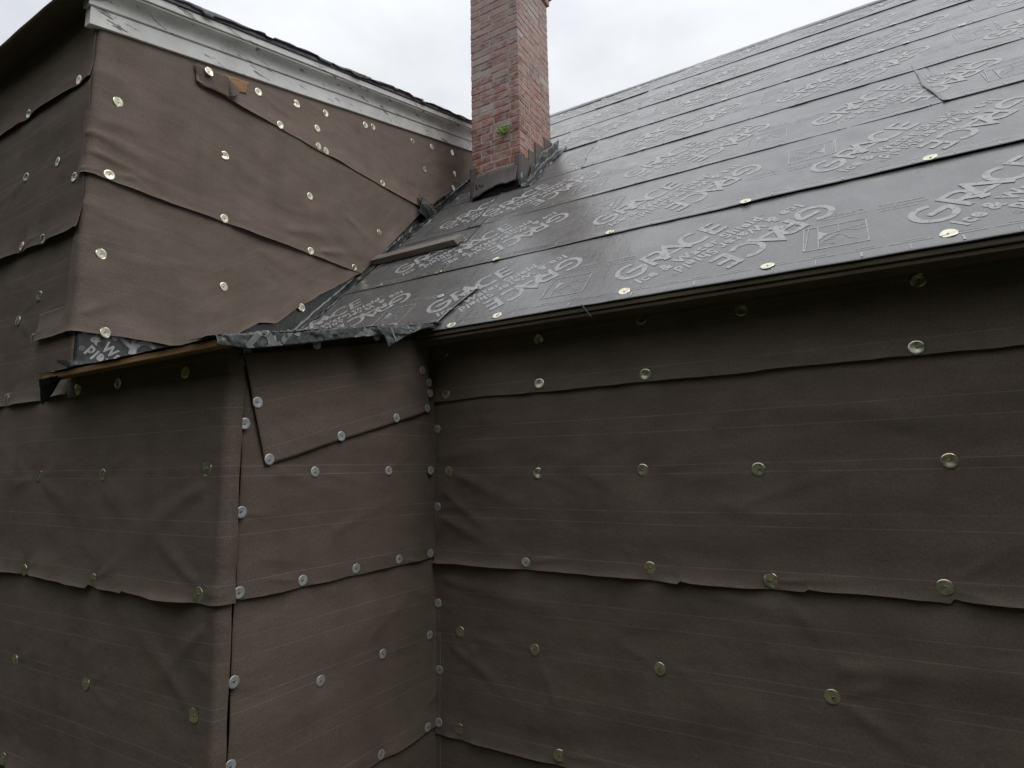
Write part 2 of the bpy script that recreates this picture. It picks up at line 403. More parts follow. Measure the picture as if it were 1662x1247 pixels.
# ------------------------------------------------------------------ wall paths and felt sheets
class Path:
    """plan polyline with rounded corners; right-hand normals; u is arclength with u = 0 at corner `zero`"""
    def __init__(s, pts, zero, r=.014):
        P = []; 
        for i, p in enumerate(pts):
            p = np.array(p, float)
            if 0 < i < len(pts) - 1:
                a = np.array(pts[i - 1], float) - p; a /= np.linalg.norm(a); c = np.array(pts[i + 1], float) - p; c /= np.linalg.norm(c)
                for t in np.linspace(0, 1, 9):
                    P.append((1 - t) ** 2 * (p + a * r) + 2 * t * (1 - t) * p + t * t * (p + c * r))
                if i == zero: zi = len(P) - 5
            else: P.append(p)
        s.P = np.array(P); dd = np.linalg.norm(np.diff(s.P, axis=0), axis=1); s.L = np.concatenate([[0], np.cumsum(dd)]); s.L -= s.L[zi]
        t = np.gradient(s.P, axis=0); t = np.zeros_like(s.P)
        seg = np.diff(s.P, axis=0) / dd[:, None]; t[0] = seg[0]; t[-1] = seg[-1]; t[1:-1] = seg[:-1] + seg[1:]
        t /= np.linalg.norm(t, axis=1)[:, None]; s.Nn = np.stack([t[:, 1], -t[:, 0]], 1)
    def at(s, u):
        x = np.interp(u, s.L, s.P[:, 0]); y = np.interp(u, s.L, s.P[:, 1])
        nx = np.interp(u, s.L, s.Nn[:, 0]); ny = np.interp(u, s.L, s.Nn[:, 1]); l = np.hypot(nx, ny)
        return x, y, nx / l, ny / l
LOW = Path([(-7, YL), (XM, YL), (XM, YR), (4.5, YR)], 1)         # u<0: near wall, 0..1.23: return wall, beyond: far wall
UPP = Path([(-7, YL), (XU, YL), (XU, 5.5)], 1)                   # u<0: near wall, u>0: upper side wall
def uR(x): return (x - XM) + (YR - YL) - .012
def uM(y): return y - YL
def uL(x): return x - XM
def uU(y): return y - YL
def uLU(x): return x - XU

def const(c): return lambda u: u * 0 + c
class Felt:
    def __init__(s, path, u0, u1, vb, vt, pins, seed, lay=.004, lap=.009, slack=.010, curl=.012, folds=(), tilt=0., free_top=False, side_curl=0., cusps=(), step=.014, wav=.006):
        s.path, s.u0, s.u1, s.seed, s.lay, s.lap, s.slack, s.curl, s.tilt, s.step, s.wav = path, u0, u1, seed, lay, lap, slack, curl, tilt, step, wav
        s.vb = vb if callable(vb) else const(vb); s.vt = vt if callable(vt) else const(vt)
        s.folds = list(folds); s.cusps = cusps; s.side_curl = side_curl; s.free_top = free_top
        s.pins = [p for p in pins if u0 - .1 < p[0] < u1 + .1 and float(s.vb(np.array(p[0]))) - .1 < p[1] < float(s.vt(np.array(p[0]))) + .1]
        r = random.Random(seed)
        for (pu, pv) in s.pins:           # tension folds that run from the nails
            for k in range(r.choice((1, 2, 2, 3))):
                a = r.choice((r.uniform(-.5, .5), math.pi + r.uniform(-.5, .5), r.uniform(-1.2, 1.2)))
                l = r.uniform(.10, .34)
                s.folds.append((pu + .025 * math.cos(a), pv + .025 * math.sin(a), pu + l * math.cos(a), pv + l * math.sin(a), r.uniform(.003, .008), r.uniform(.012, .028)))
        for k in range(int((u1 - u0) * 4)):
            u = r.uniform(u0, u1); v = r.uniform(float(s.vb(np.array(u))), float(s.vt(np.array(u)))); a = r.uniform(-.6, .5); l = r.uniform(.15, .5)
            s.folds.append((u, v, u + l * math.cos(a), v + l * math.sin(a), r.uniform(.002, .005), r.uniform(.02, .05)))
    def bottom(s, u):
        b = s.vb(u) + s.wav * (fbm(u * 5, u * 0, s.seed + 3, 3) - .5) * 2
        for (cu, cd) in s.cusps:          # the little nicks where the hem has buckled
            du = u - cu
            b = b + np.where(du < 0, cd * .5 * np.exp(-np.abs(du) / .10) * -1, cd * np.exp(-du / .035))
        return b
    def disp(s, u, v):
        vb = s.bottom(u); vt = s.vt(u); h = v - vb
        d = s.lay + s.lap * (1 - sstep(h, 0, .13))
        sl = s.slack * (1.1 * fbm(u * 1.7 + v * .8, v * 3.6 - u * .5, s.seed, 2) + .45 * fbm(u * 3.1 - v * 1.8, v * 5.5 + u * 1.2, s.seed + 9, 2)) - s.slack * .55
        sl = np.maximum(sl, -.002)
        for (a, b_, c, e, amp, wd) in s.folds:
            du, dv = c - a, e - b_; L2 = du * du + dv * dv
            t = ((u - a) * du + (v - b_) * dv) / L2; tc_ = np.clip(t, 0, 1)
            dist2 = (u - a - tc_ * du) ** 2 + (v - b_ - tc_ * dv) ** 2
            near = dist2 < (4 * wd) ** 2
            w_ = wd * (.55 + .9 * tc_)
            if int(amp * 1e6) % 2: sl = sl + np.where(near, amp * np.exp(-np.sqrt(dist2 + 4e-6) / (w_ * .75)) * (1 - .75 * tc_), 0)
            else: sl = sl + np.where(near, amp * np.exp(-dist2 / (w_ * w_)) * (1 - .75 * tc_), 0)
        pin = np.ones_like(u * v)
        cp = np.ones_like(u * v)
        for (pu, pv) in s.pins:
            r2 = (u - pu) ** 2 + (v - pv) ** 2
            pin = pin * (1 - .96 * np.exp(-r2 / (2 * .055 ** 2)))
            if abs(pv - float(s.vb(np.array(pu)))) < .13: cp = cp * (1 - .93 * np.exp(-((u - pu) / .06) ** 2))
        top = 1 if s.free_top else sstep(vt - v, .02, .13)
        d = d + sl * pin * top
        c = s.curl * (.35 + 1.6 * np.clip(fbm(u * 3.3, u * 0 + .7, s.seed + 21, 3) - .25, 0, 1) ** 1.5) * cp
        d = d + c * np.exp(-np.maximum(h, 0) / .017)
        if s.side_curl:
            d = d + s.side_curl * (np.exp(-np.maximum(s.u1 - u, 0) / .02)) * (.4 + .8 * vnoise(v * 6, v * 0, s.seed + 31))
        return d
    def point(s, u, v, lift=0.):
        x, y, nx, ny = s.path.at(u); d = s.disp(u, v) + lift
        return np.stack([x + nx * d, y + ny * d, v + 0 * u], -1)
    def build(s, name, mat, thick=.0011):
        us = np.arange(s.u0, s.u1 + s.step, s.step)
        for cu in ((0, uM(YR)) if s.path is LOW else (0,)):       # denser round the corners
            us = us[np.abs(us - cu) > .03]
            if s.u0 - .03 < cu < s.u1 + .03: us = np.concatenate([us, np.linspace(max(cu - .03, s.u0), min(cu + .03, s.u1), 13)])
        us = np.unique(np.round(us, 5)); us[-1] = s.u1
        hm = float(np.max(s.vt(us) - s.vb(us))); nv = max(int(hm / s.step * 1.15), 12)
        t = np.linspace(0, 1, nv) ** 1.7
        U, T = np.meshgrid(us, t)
        vb = s.bottom(us)[None]; vt = s.vt(us)[None]
        V = vb + (vt - vb) * T + U * 0
        P = s.point(U, V)
        cu0 = U - (s.u0); uvv = np.stack([cu0 + s.seed * 3.7, V - s.vb(U)], -1)
        return mesh(name, P.reshape(-1, 3), grid_faces(len(us), nv), mat, None, uvv.reshape(-1, 2), True, thick)

# nail rows, in the metres of each wall (measured); key: wall, row, [positions]
ROWS = [
('R','eave',[(-1.945,.636),(-1.365,.635),(-.834,.66),(-.405,.634),(.21,.651)]),
('R','lap1',[(-1.934,.400),(-1.364,.409),(-.828,.402),(.181,.402)]),
('R','mid1',[(-1.924,-.009),(-1.388,-.026),(-.864,-.019),(-.387,-.024),(.239,-.005)]),
('R','lap2',[(-1.464,-.448),(-.853,-.435),(-.371,-.45),(.183,-.433)]),
('R','mid2',[(-1.861,-.813),(-1.432,-.845),(-.835,-.845),(-.194,-.85)]),
('R','lap3',[(-1.862,-1.272),(-1.316,-1.279)]),
('R','corner',[(-2.0,.219),(-2.0,-.193),(-1.998,-.687),(-1.992,-1.015),(-1.992,-1.265)]),
('M','inner',[(2.468,.525),(2.522,.465),(2.531,.408),(2.533,-.003),(2.537,-.429),(2.542,-.837),(2.517,-1.268)]),
('M','flap',[(1.474,.27),(1.536,.053),(1.904,.156),(2.265,.259),(2.508,.326)]),
('M','outer',[(1.425,.461),(1.403,.429),(1.415,.186),(1.407,-.14),(1.412,-.424),(1.408,-.729),(1.412,-1.007)]),
('M','rake',[(1.75,.544),(2.116,.646)]),
('M','mid1',[(1.771,.002),(2.224,0.)]),
('M','lap',[(1.716,-.431),(2.01,-.428),(2.295,-.427)]),
('M','mid2',[(1.829,-.847),(2.196,-.838)]),
('M','lap2',[(2.184,-1.265)]),
('L','under',[(-2.276,.400),(-2.773,.402),(-3.128,.402)]),
('L','mid1',[(-2.117,.021),(-2.862,.007),(-3.451,.008)]),
('L','lap0',[(-3.476,.412),(-3.895,.417)]),
('L','lap1',[(-2.118,-.425),(-2.855,-.429),(-3.496,-.431)]),
('L','mid2',[(-2.126,-.839),(-2.879,-.847),(-3.541,-.844)]),
('L','lap2',[(-3.551,-1.276)]),
('L','c3',[(-3.653,.94),(-3.885,.842),(-3.677,.716)]),
('L','c2',[(-3.353,1.51),(-3.554,1.652),(-3.923,1.667)]),
('L','c2lap',[(-3.619,1.236),(-3.87,1.251)]),
('L','c1lap',[(-3.366,2.045),(-3.944,2.05)]),
('U','top',[(2.293,2.473),(2.592,2.554),(2.856,2.623),(3.263,2.738),(3.347,2.765),(3.841,2.879),(4.111,2.958),(4.427,3.048)]),
('U','lap1',[(2.462,2.325),(2.789,2.330),(2.86,2.325),(3.459,2.325)]),
('U','x',[(2.784,2.466),(4.008,2.689),(4.465,2.845),(4.428,2.681)]),
('U','mid1',[(1.468,1.947),(2.079,1.93),(2.734,1.927),(3.434,1.898)]),
('U','lap2',[(1.45,1.530),(2.092,1.527),(2.746,1.527),(3.162,1.525)]),
('U','mid2',[(1.445,1.11),(2.116,1.111),(2.681,1.108)]),
('U','bot',[(1.487,.712)]),
]
conv = {'R': lambda p: (uR(p[0]), p[1]), 'M': lambda p: (uM(p[0]), p[1]), 'L': lambda p: (uL(p[0]), p[1]), 'U': lambda p: (uU(p[0]), p[1])}
def pins(walls, skip=()): return [conv[w](p) for w, r, ps in ROWS if w in walls and (w, r) not in skip for p in ps]
PIN_LOW = pins('RML', {('M', 'flap')})
PIN_UPP = [(p[0] - XU, p[1]) for w, r, ps in ROWS if w == 'L' for p in ps if p[0] < XU] + pins('U')

F = {}
# far (right) wall; the first sheet starts on the return wall's end so the inner corner is folded paper
c0 = uM(YR)
xe = uR(3.4)
F['R1'] = Felt(LOW, c0 - .004, xe, lambda u: .365 + .004 * (u - c0), .80, PIN_LOW, 11, curl=.007, slack=.007, lay=.011)
F['R2'] = Felt(LOW, c0 - .004, xe, lambda u: -.480 + .004 * np.sin(u * 2), .455, PIN_LOW, 12, curl=.028, slack=.018, lay=.008,
    cusps=[(uR(-.72), .010), (uR(-.25), .008), (uR(.20), .013)],
    folds=[(uR(-1.90), -.02, uR(-1.50), -.17, .012, .03), (uR(-1.95), -.12, uR(-1.62), -.34, .010, .03), (uR(-1.98), .06, uR(-1.45), .12, .006, .03),
           (uR(-.85), -.03, uR(-.5), .07, .007, .03), (uR(-1.39), -.05, uR(-1.1), .06, .006, .03), (uR(-1.97), -.25, uR(-1.55), -.42, .009, .03), (uR(-.3), .22, uR(.4), .14, .006, .05), (uR(-1.7), .25, uR(-1.2), .18, .006, .04)])
F['R3'] = Felt(LOW, c0 - .004, xe, lambda u: -1.318, -.385, PIN_LOW, 13, curl=.022, slack=.016, lay=.006,
    folds=[(uR(-1.95), -.56, uR(-1.3), -.66, .011, .035), (uR(-.6), -.52, uR(.0), -.62, .008, .04), (uR(-1.9), -.9, uR(-1.5), -1.1, .006, .03), (uR(-.15), -.75, uR(.5), -.70, .008, .04)])
F['R4'] = Felt(LOW, c0 - .004, xe, -1.74, -1.22, PIN_LOW, 14, lay=.004)
# return wall
F['M1'] = Felt(LOW, .053, c0 + .03, lambda u: -.455, lambda u: low_z(YL + np.minimum(u, 1.2)) - .03, PIN_LOW, 15, curl=.006, slack=.008, lay=.008, lap=.008,
    folds=[(uM(1.6), .0, uM(2.1), -.12, .006, .04), (uM(1.9), -.25, uM(2.4), -.1, .005, .04)])
F['M2'] = Felt(LOW, .051, c0 + .03, lambda u: -1.290, -.385, PIN_LOW, 16, curl=.006, slack=.009, lay=.006, lap=.008)
F['M3'] = Felt(LOW, .052, c0 + .03, -1.74, -1.20, PIN_LOW, 17, lay=.004)
# near (left) wall; its sheets wrap a hand's width round the outer corner onto the return wall
F['L0'] = Felt(LOW, uL(XU - .02), .038, .372, lambda u: low_z(YL) - .03 + 0 * u, PIN_LOW, 18, curl=.004, slack=.008, lay=.016, lap=.004)
F['L1'] = Felt(LOW, -4.6, .036, lambda u: -.455 + .004 * np.sin(u * 3), lambda u: .45 + 0 * u, PIN_LOW, 19, curl=.032, slack=.014, lay=.012, side_curl=.018, cusps=[(uL(-2.90), .014), (uL(-2.60), .007), (uL(-3.45), .007)],
    folds=[(uL(-2.15), -.05, uL(-2.6), -.25, .010, .04), (uL(-2.9), -.02, uL(-2.6), -.2, .008, .03), (uL(-2.12), -.4, uL(-2.45), -.22, .010, .03), (uL(-3.45), 0, uL(-3.1), -.15, .008, .03)])
F['L2'] = Felt(LOW, -4.6, .034, lambda u: -1.305 + .01 * (u + 1.5), -.375, PIN_LOW, 20, curl=.020, slack=.012, lay=.010, side_curl=.017,
    folds=[(uL(-2.1), -.55, uL(-2.35), -.75, .010, .03), (uL(-2.12), -.84, uL(-2.5), -.6, .008, .03)])
F['L3'] = Felt(LOW, -4.6, .035, -1.74, -1.21, PIN_LOW, 21, lay=.008, side_curl=.008)
# near wall above the shallow roof
F['A1'] = Felt(UPP, -3.4, -.004, 2.02, 2.47, PIN_UPP, 22, curl=.016, slack=.012, lay=.018, side_curl=.006)
F['A2'] = Felt(UPP, -3.4, -.004, 1.215, 2.11, PIN_UPP, 23, curl=.022, slack=.016, lay=.016, side_curl=.006)
F['A3'] = Felt(UPP, -3.4, .0, lambda u: .385 + .01 * np.sin(u * 4) + .32 * sstep(u, -.30, -.14) * 0, 1.30, PIN_UPP, 24, curl=.036, slack=.014, lay=.004, lap=.012)
# upper side wall
VY = np.array([1.2, 1.95, 2.35, 2.65, 3.22, 3.63, 3.95, 4.12, 4.5, 4.72, 5.4]) - YL
VG = np.array([.03, .035, .19, .17, .03, .07, .11, .10, .07, .05, .05])
def on_roof(u):
    y = YL + u; return np.maximum(low_z(y), roof_z(y)) + np.interp(u, VY, VG) + .016 * (fbm(u * 6, u * 0, 77, 3) - .5)
top_u = lambda u: rake_z(YL + u) + .02
F['U1'] = Felt(UPP, .50, 3.9, lambda u: np.maximum(2.300, on_roof(u)), top_u, PIN_UPP, 25, curl=.010, slack=.012, lay=.014, step=.018,
    folds=[(.25, 2.35, .7, 2.5, .005, .04)])
F['U2'] = Felt(UPP, -.05, 2.72, lambda u: np.maximum(1.500, on_roof(u)), lambda u: np.where(u < .62, rake_z(YL + np.maximum(u, 0)) + .02, np.maximum(2.385, on_roof(u) + .05)), PIN_UPP, 26, curl=.010, slack=.020, lay=.014, step=.018,
    folds=[(.02, 1.62, .45, 1.58, .012, .03), (.0, 1.72, .35, 1.68, .010, .03), (.03, 1.80, .5, 1.9, .006, .04), (1.2, 1.62, 1.75, 1.75, .012, .05), (1.5, 1.56, 1.95, 1.68, .010, .04), (.7, 1.95, 1.3, 1.75, .006, .05), (1.7, 1.9, 2.2, 1.7, .008, .04)])
F['U3'] = Felt(UPP, -.37, 1.92, lambda u: np.maximum(.694 + .006 * np.sin(u * 7), on_roof(u)), lambda u: np.maximum(1.585 - .75 * (1 - sstep(u, -.10, -.02)), on_roof(u) + .04), PIN_UPP, 27, curl=.012, slack=.014, lay=.012, step=.018,
    folds=[(.0, 1.35, .3, 1.3, .006, .03), (.03, .8, .25, .95, .008, .03), (1.0, 1.4, 1.5, 1.3, .006, .05)])

FELT_LABEL = {
 'R1': 'dark strip of brown felt on the right wall, tucked under the eave',
 'R2': 'wrinkled brown felt sheet on the right wall between its upper and middle lap edges',
 'R3': 'wrinkled brown felt sheet on the right wall below the curled middle lap edge',
 'R4': 'lowest brown felt sheet on the right wall, below its last lap edge',
 'M1': 'brown felt sheet on the narrow return wall, partly under the skewed patch',
 'M2': 'brown felt sheet on the narrow return wall below its middle lap edge',
 'M3': 'lowest brown felt sheet on the narrow return wall',
 'L0': 'dark brown felt strip in deep shade under the bare eave board',
 'L1': 'brown felt sheet with a curled hem, wrapped from the left wall round the outer corner',
 'L2': 'brown felt sheet on the near left wall below the curled hem',
 'L3': 'lowest brown felt sheet on the near left wall',
 'A1': 'topmost brown felt sheet at the far upper left, under the soffit',
 'A2': 'brown felt sheet on the upper left wall, second below the soffit',
 'A3': 'brown felt sheet on the left wall beside the crumpled black corner strip',
 'U1': 'topmost brown felt sheet on the upper side wall, along the white trim',
 'U2': 'large sunlit brown felt sheet across the middle of the upper side wall',
 'U3': 'lowest brown felt sheet on the upper side wall, cut along the black roof',
}
FELT_LABEL['U2'] = 'large brown felt sheet across the middle of the upper side wall'
FG = {'R': 'felt sheets on the right wall', 'M': 'felt sheets on the return wall', 'L': 'felt sheets on the near left wall', 'A': 'felt sheets on the upper left wall', 'U': 'felt sheets on the upper side wall'}
for k, f in F.items():
    o = f.build('felt_sheet', FELT_LIT if k[0] in 'U' else FELT)
    tag(o, FELT_LABEL[k], 'felt paper', FG[k[0]])

# skewed patch on the return wall
class Patch(Felt):
    """a felt quad with its own corners: (u,v) bottom-left, bottom-right, top-right, top-left"""
    def __init__(s, q, seed, lay, **k):
        s.q = [np.array(p) for p in q]
        super().__init__(LOW, min(p[0] for p in q), max(p[0] for p in q), min(p[1] for p in q), max(p[1] for p in q), [conv['M'](p) for w, r, ps in ROWS if (w, r) == ('M', 'flap') for p in ps], seed, lay=lay, lap=0, free_top=True, **k)
    def buildp(s, name, mat):
        n1, n2 = 80, 34; A, B = np.meshgrid(np.linspace(0, 1, n1), np.linspace(0, 1, n2))
        q = s.q; P = [(1 - A) * (1 - B) * q[0][i] + A * (1 - B) * q[1][i] + A * B * q[2][i] + (1 - A) * B * q[3][i] for i in (0, 1)]
        U, V = P
        wob = .006 * (fbm(B * 5, B * 0, s.seed, 2) - .5) * (1 - A); U = U + wob
        V = V + .004 * (fbm(A * 7, A * 0, s.seed + 1, 3) - .5) * (1 - B)
        x, y, nx, ny = s.path.at(U)
        base = s.disp(U, V)
        lift = .006 * np.exp(-A / .03) * (.4 + vnoise(B * 6, B * 0, 5)) + .005 * np.exp(-B / .05) * (.3 + vnoise(A * 7, A * 0, 6))
        # hold the nails
        for (pu, pv) in s.pins: lift = lift * (1 - .9 * np.exp(-((U - pu) ** 2 + (V - pv) ** 2) / (2 * .05 ** 2)))
        d = base + lift
        X = np.stack([x + nx * d, y + ny * d, V], -1)
        uv = np.stack([A * 1.1 + 70, B * .42], -1)
        return mesh(name, X.reshape(-1, 3), grid_faces(n1, n2), mat, None, uv.reshape(-1, 2), True, .0016)
fl = Patch([(uM(1.521), .030), (uM(2.525), .312), (uM(2.525), .71), (uM(1.404), .45)], 40, .020, slack=.006, curl=0.)
tag(fl.buildp('felt_patch', FELT), 'skewed brown felt patch nailed over the return wall under the black membrane edge', 'felt paper')

# torn flap with bare wood at the top of the upper side wall
def bent(name, P00, P10, P11, P01, bulge, mat, parent=None, n=14, amp=.004, seed=1, freq=4, thick=.0016, uvs=1.):
    A, B = np.meshgrid(np.linspace(0, 1, n), np.linspace(0, 1, n))
    p = [np.array(q, float) for q in (P00, P10, P11, P01)]
    X = sum(w_[..., None] * q for w_, q in (((1 - A) * (1 - B), p[0]), (A * (1 - B), p[1]), (A * B, p[2]), ((1 - A) * B, p[3])))
    nrm = np.cross(p[1] - p[0], p[3] - p[0]); nrm /= np.linalg.norm(nrm)
    d = bulge * 4 * A * (1 - A) * (1 - B) + amp * (ridge(A * freq, B * freq, seed, 3) - .5) * 2
    X = X + d[..., None] * nrm
    uv = np.stack([A * uvs + seed, B * uvs * .3], -1)
    return mesh(name, X.reshape(-1, 3), grid_faces(n, n), mat, parent, uv.reshape(-1, 2), True, thick)
fb = tag(empty('torn_felt_flap', (XU, 1.95, 2.28)), 'torn felt flap folded over bare orange wood below the white trim', 'felt paper')
bent('flap', (XU + .026, 1.885, 2.285), (XU + .034, 2.09, 2.305), (XU + .030, 2.07, 2.445), (XU + .026, 1.855, 2.40), .012, FELT, fb, seed=4)
bent('fold', (XU + .036, 2.085, 2.30), (XU + .07, 2.125, 2.335), (XU + .04, 2.14, 2.40), (XU + .032, 2.068, 2.43), .01, FELT, fb, seed=6)
bent('bare_wood', (XU + .030, 2.07, 2.36), (XU + .028, 2.20, 2.405), (XU + .026, 2.215, 2.49), (XU + .026, 2.04, 2.445), 0, SPLIT, fb, seed=3, amp=.002)

# felt drape that wraps the soffit at the far upper left
nu, nv = 150, 14
us = np.linspace(-7, XU + .055, nu); A = np.linspace(0, 1, nv); V = []; UVs = []
for a in A:
    for x in us:
        wv = .016 * (float(fbm(np.array(x * 3.2), np.array(.2), 61, 3)) - .5) * 2
        if a < .72:
            t = a / .72; y = YL + .0 - (.150 * t); z = 2.452 - .045 * t - .010 * math.sin(t * 3.14)
        else:
            t = (a - .72) / .28; y = YL - .150 - .014 * math.sin(t * 3.14); z = 2.407 - wv * .5 + (.026 + wv) * t
        y -= .008 * (float(fbm(np.array(x * 4), np.array(a * 3), 63, 3)) - .5)
        V.append((x, y, z - wv * .4 * min(a / .7, 1))); UVs.append((x, a * .3))
tag(mesh('soffit_felt', V, [f[::-1] for f in grid_faces(nu, nv)], FELT, None, UVs, True, .002), 'shaded brown felt drape wrapped round the soffit at the upper left, wavy edged', 'felt paper')
nail_y = 0

# ------------------------------------------------------------------ lettering of the roof membrane
def ribbon(pts, wdt, closed=False):
    p = np.array(pts, float); n = len(p); L = []; Rr = []
    for i in range(n):
        a = p[i] - p[i - 1] if i or closed else p[1] - p[0]
        c = p[(i + 1) % n] - p[i] if i < n - 1 or closed else p[i] - p[i - 1]
        a = a / np.linalg.norm(a); c = c / np.linalg.norm(c); t = a + c
        t = t / max(np.linalg.norm(t), 1e-6); m = np.array([-t[1], t[0]]); k = 1 / max(.45, m @ np.array([-a[1], a[0]]))
        L.append(p[i] + m * wdt / 2 * k); Rr.append(p[i] - m * wdt / 2 * k)
    v = L + Rr; f = [[i, i + n, (i + 1) % n + n, (i + 1) % n] for i in range(n if closed else n - 1)]
    return v, f
def arc(cx, cy, rx, ry, a0, a1, n=26): return [(cx + rx * math.cos(R(a0 + (a1 - a0) * i / n)), cy + ry * math.sin(R(a0 + (a1 - a0) * i / n))) for i in range(n + 1)]
class Ink:
    def __init__(s): s.v = []; s.f = []; s.k = 0
    def put(s, v, f):
        n = len(s.v); s.k += 1; z = .0002 * (s.k % 7)
        s.v += [(float(a[0]), float(a[1]), z) for a in v]; s.f += [[i + n for i in q] for q in f]
    def line(s, pts, wdt, closed=False): s.put(*ribbon(pts, wdt, closed))
    def add(s, o, M):                 # M: function (x,y)->(x,y)
        n = len(s.v); s.v += [(*M(a[0], a[1]), a[2]) for a in o.v]; s.f += [[i + n for i in q] for q in o.f]
def text_ink(body, width, cap, bold=.0, space=1.):
    c = bpy.data.curves.new('t', 'FONT'); c.body = body; c.size = 1; c.offset = bold; c.resolution_u = 3; c.fill_mode = 'FRONT'; c.space_character = space
    o = bpy.data.objects.new('t', c); COL.objects.link(o); bpy.context.view_layer.update()
    me = bpy.data.meshes.new_from_object(o.evaluated_get(bpy.context.evaluated_depsgraph_get()))
    v = np.array([tuple(x.co)[:2] for x in me.vertices]); f = [list(p.vertices) for p in me.polygons]
    bpy.data.objects.remove(o); bpy.data.meshes.remove(me); bpy.data.curves.remove(c)
    x0, x1 = v[:, 0].min(), v[:, 0].max(); v[:, 0] = (v[:, 0] - x0) * width / (x1 - x0); v[:, 1] = v[:, 1] * cap / .729
    k = Ink(); k.put(v, f); return k
ident = lambda x, y: (x, y)
def shift(dx, dy): return lambda x, y: (x + dx, y + dy)

logo = Ink(); tk = .0255
logo.line(arc(.072, .066, .064, .070, 52, 360, 40) + [(.136, .072)], tk)          # G
logo.line([(.050, .066), (.138, .066)], tk)
logo.line([(.170, .0), (.170, .140)], tk); logo.line([(.160, .129), (.222, .129)] + arc(.222, .095, .032, .034, 80, -80, 12) + [(.222, .061), (.172, .061)], tk * .95)   # R
logo.line([(.205, .058), (.252, .0)], tk)
logo.line([(.226, .0), (.296, .136), (.366, .0)], tk); logo.line([(.250, .036), (.342, .036)], tk * .9)    # A
logo.line(arc(.420, .070, .060, .066, 48, 312, 36), tk)                            # C
logo.line([(.496, .0), (.496, .140)], tk)                                          # E
for y in (.011, .070, .129): logo.line([(.498, y), (.566, y)], tk * .92)
line2 = text_ink('Ice & Water Shield', .655, .066, .040, 1.14)
reg = text_ink('\u00ae', .026, .03, .0)
half = Ink(); half.add(logo, ident); half.add(line2, shift(.03, -.095)); half.add(reg, shift(.694, -.060))
CA, CH = .435, -.105
block = Ink()
block.add(half, lambda x, y: (x - CA, y - CH)); block.add(half, lambda x, y: (-(x - CA), -(y - CH)))
ca, sa = math.cos(R(42)), math.sin(R(42))
blk = Ink(); blk.add(block, lambda x, y: (x * ca - y * sa, x * sa + y * ca))

rip = Ink()
rip.add(text_ink('RIPCORD\u2122', .150, .022, .012, 1.15), shift(.412, .044)); rip.line([(.410, .024), (.580, .024)], .0035)
rip.add(text_ink('Split Release', .150, .020, .006), shift(.617, .046)); rip.line([(.600, .024), (.775, .024)], .0035); rip.add(text_ink('On Demand', .120, .020, .006), shift(.620, -.006))
bx0, bx1, by0, by1 = .345, .566, -.240, -.038
rip.line([(bx0, by0), (bx1, by0), (bx1, by1), (bx0, by1)], .005, True)
rip.line([(bx0 + .018, by1), (bx0 + .004, by0)], .004); rip.line([(bx0 + .052, by0), (bx0 + .052, by1)], .004); rip.line([(bx0 + .125, by1), (bx0 + .125, -.115)], .003)
rip.put([(bx0 + .054, -.085), (bx0 + .054, -.165), (bx0 + .078, -.128), (bx0 + .092, -.118)], [[0, 1, 2, 3]])
rip.line([(bx0 + .09, -.12), (bx0 + .135, -.105), (bx0 + .17, -.092), (bx1, -.085)], .0035)
rip.line([(bx0 + .155, -.108), (bx0 + .185, -.122), (bx0 + .21, -.118), (bx1, -.118)], .003)
for k in range(4): rip.line([(bx0 + .062 + .010 * k, -.185 + .012 * k), (bx0 + .085 + .010 * k, -.168 + .011 * k), (bx0 + .108 + .006 * k, -.172 + .013 * k)], .0028)
rip.line([(bx0 + .052, -.205), (bx0 + .085, -.198), (bx0 + .11, -.215)], .003); rip.line([(bx0 + .105, -.135), (bx0 + .14, -.142), (bx0 + .16, -.185), (bx0 + .19, -.205)], .003)
CEN = .388; PER = 1.163
ruler = Ink()
for k in range(8):
    x = k * .149 - .06
    ruler.line([(x, .055), (x, .012 if k % 2 else .016)], .008 if k % 2 == 0 else .0035)
    ruler.line([(x - .062, .075), (x + .071, .075)], .0035); ruler.line([(x - .02, .091), (x + .045, .091)], .003)

def slice_ink(k, step=.055):
    """cut the flat artwork along a grid so it can follow a waving sheet"""
    bm = bmesh.new(); vs_ = [bm.verts.new(p) for p in k.v]
    for q in k.f:
        try: bm.faces.new([vs_[i] for i in q])
        except ValueError: pass
    bmesh.ops.triangulate(bm, faces=bm.faces[:])
    xs = [p[0] for p in k.v]; ys = [p[1] for p in k.v]
    for lo, hi, ax in ((min(xs), max(xs), 0), (min(ys), max(ys), 1)):
        t = lo + step
        while t < hi:
            co = [0, 0, 0]; no = [0, 0, 0]; co[ax] = t; no[ax] = 1
            bmesh.ops.bisect_plane(bm, geom=bm.verts[:] + bm.edges[:] + bm.faces[:], plane_co=co, plane_no=no); t += step
    bmesh.ops.triangulate(bm, faces=bm.faces[:])
    bm.verts.index_update()
    r = Ink(); r.v = [tuple(v.co) for v in bm.verts]; r.f = [[v.index for v in f.verts] for f in bm.faces]; bm.free(); return r
blk = slice_ink(blk); rip_s = slice_ink(rip); ruler_s = slice_ink(ruler)
def clip_ink(k, planes):
    bm = bmesh.new(); vs_ = [bm.verts.new(p) for p in k.v]
    for q in k.f:
        try: bm.faces.new([vs_[i] for i in q])
        except ValueError: pass
    for co, no in planes:
        bmesh.ops.bisect_plane(bm, geom=bm.verts[:] + bm.edges[:] + bm.faces[:], plane_co=(*co, 0), plane_no=(*no, 0), clear_outer=True)
    bm.verts.index_update()
    v = np.array([tuple(x.co) for x in bm.verts]).reshape(-1, 3); f = [[x.index for x in q.verts] for q in bm.faces]; bm.free(); return v, f

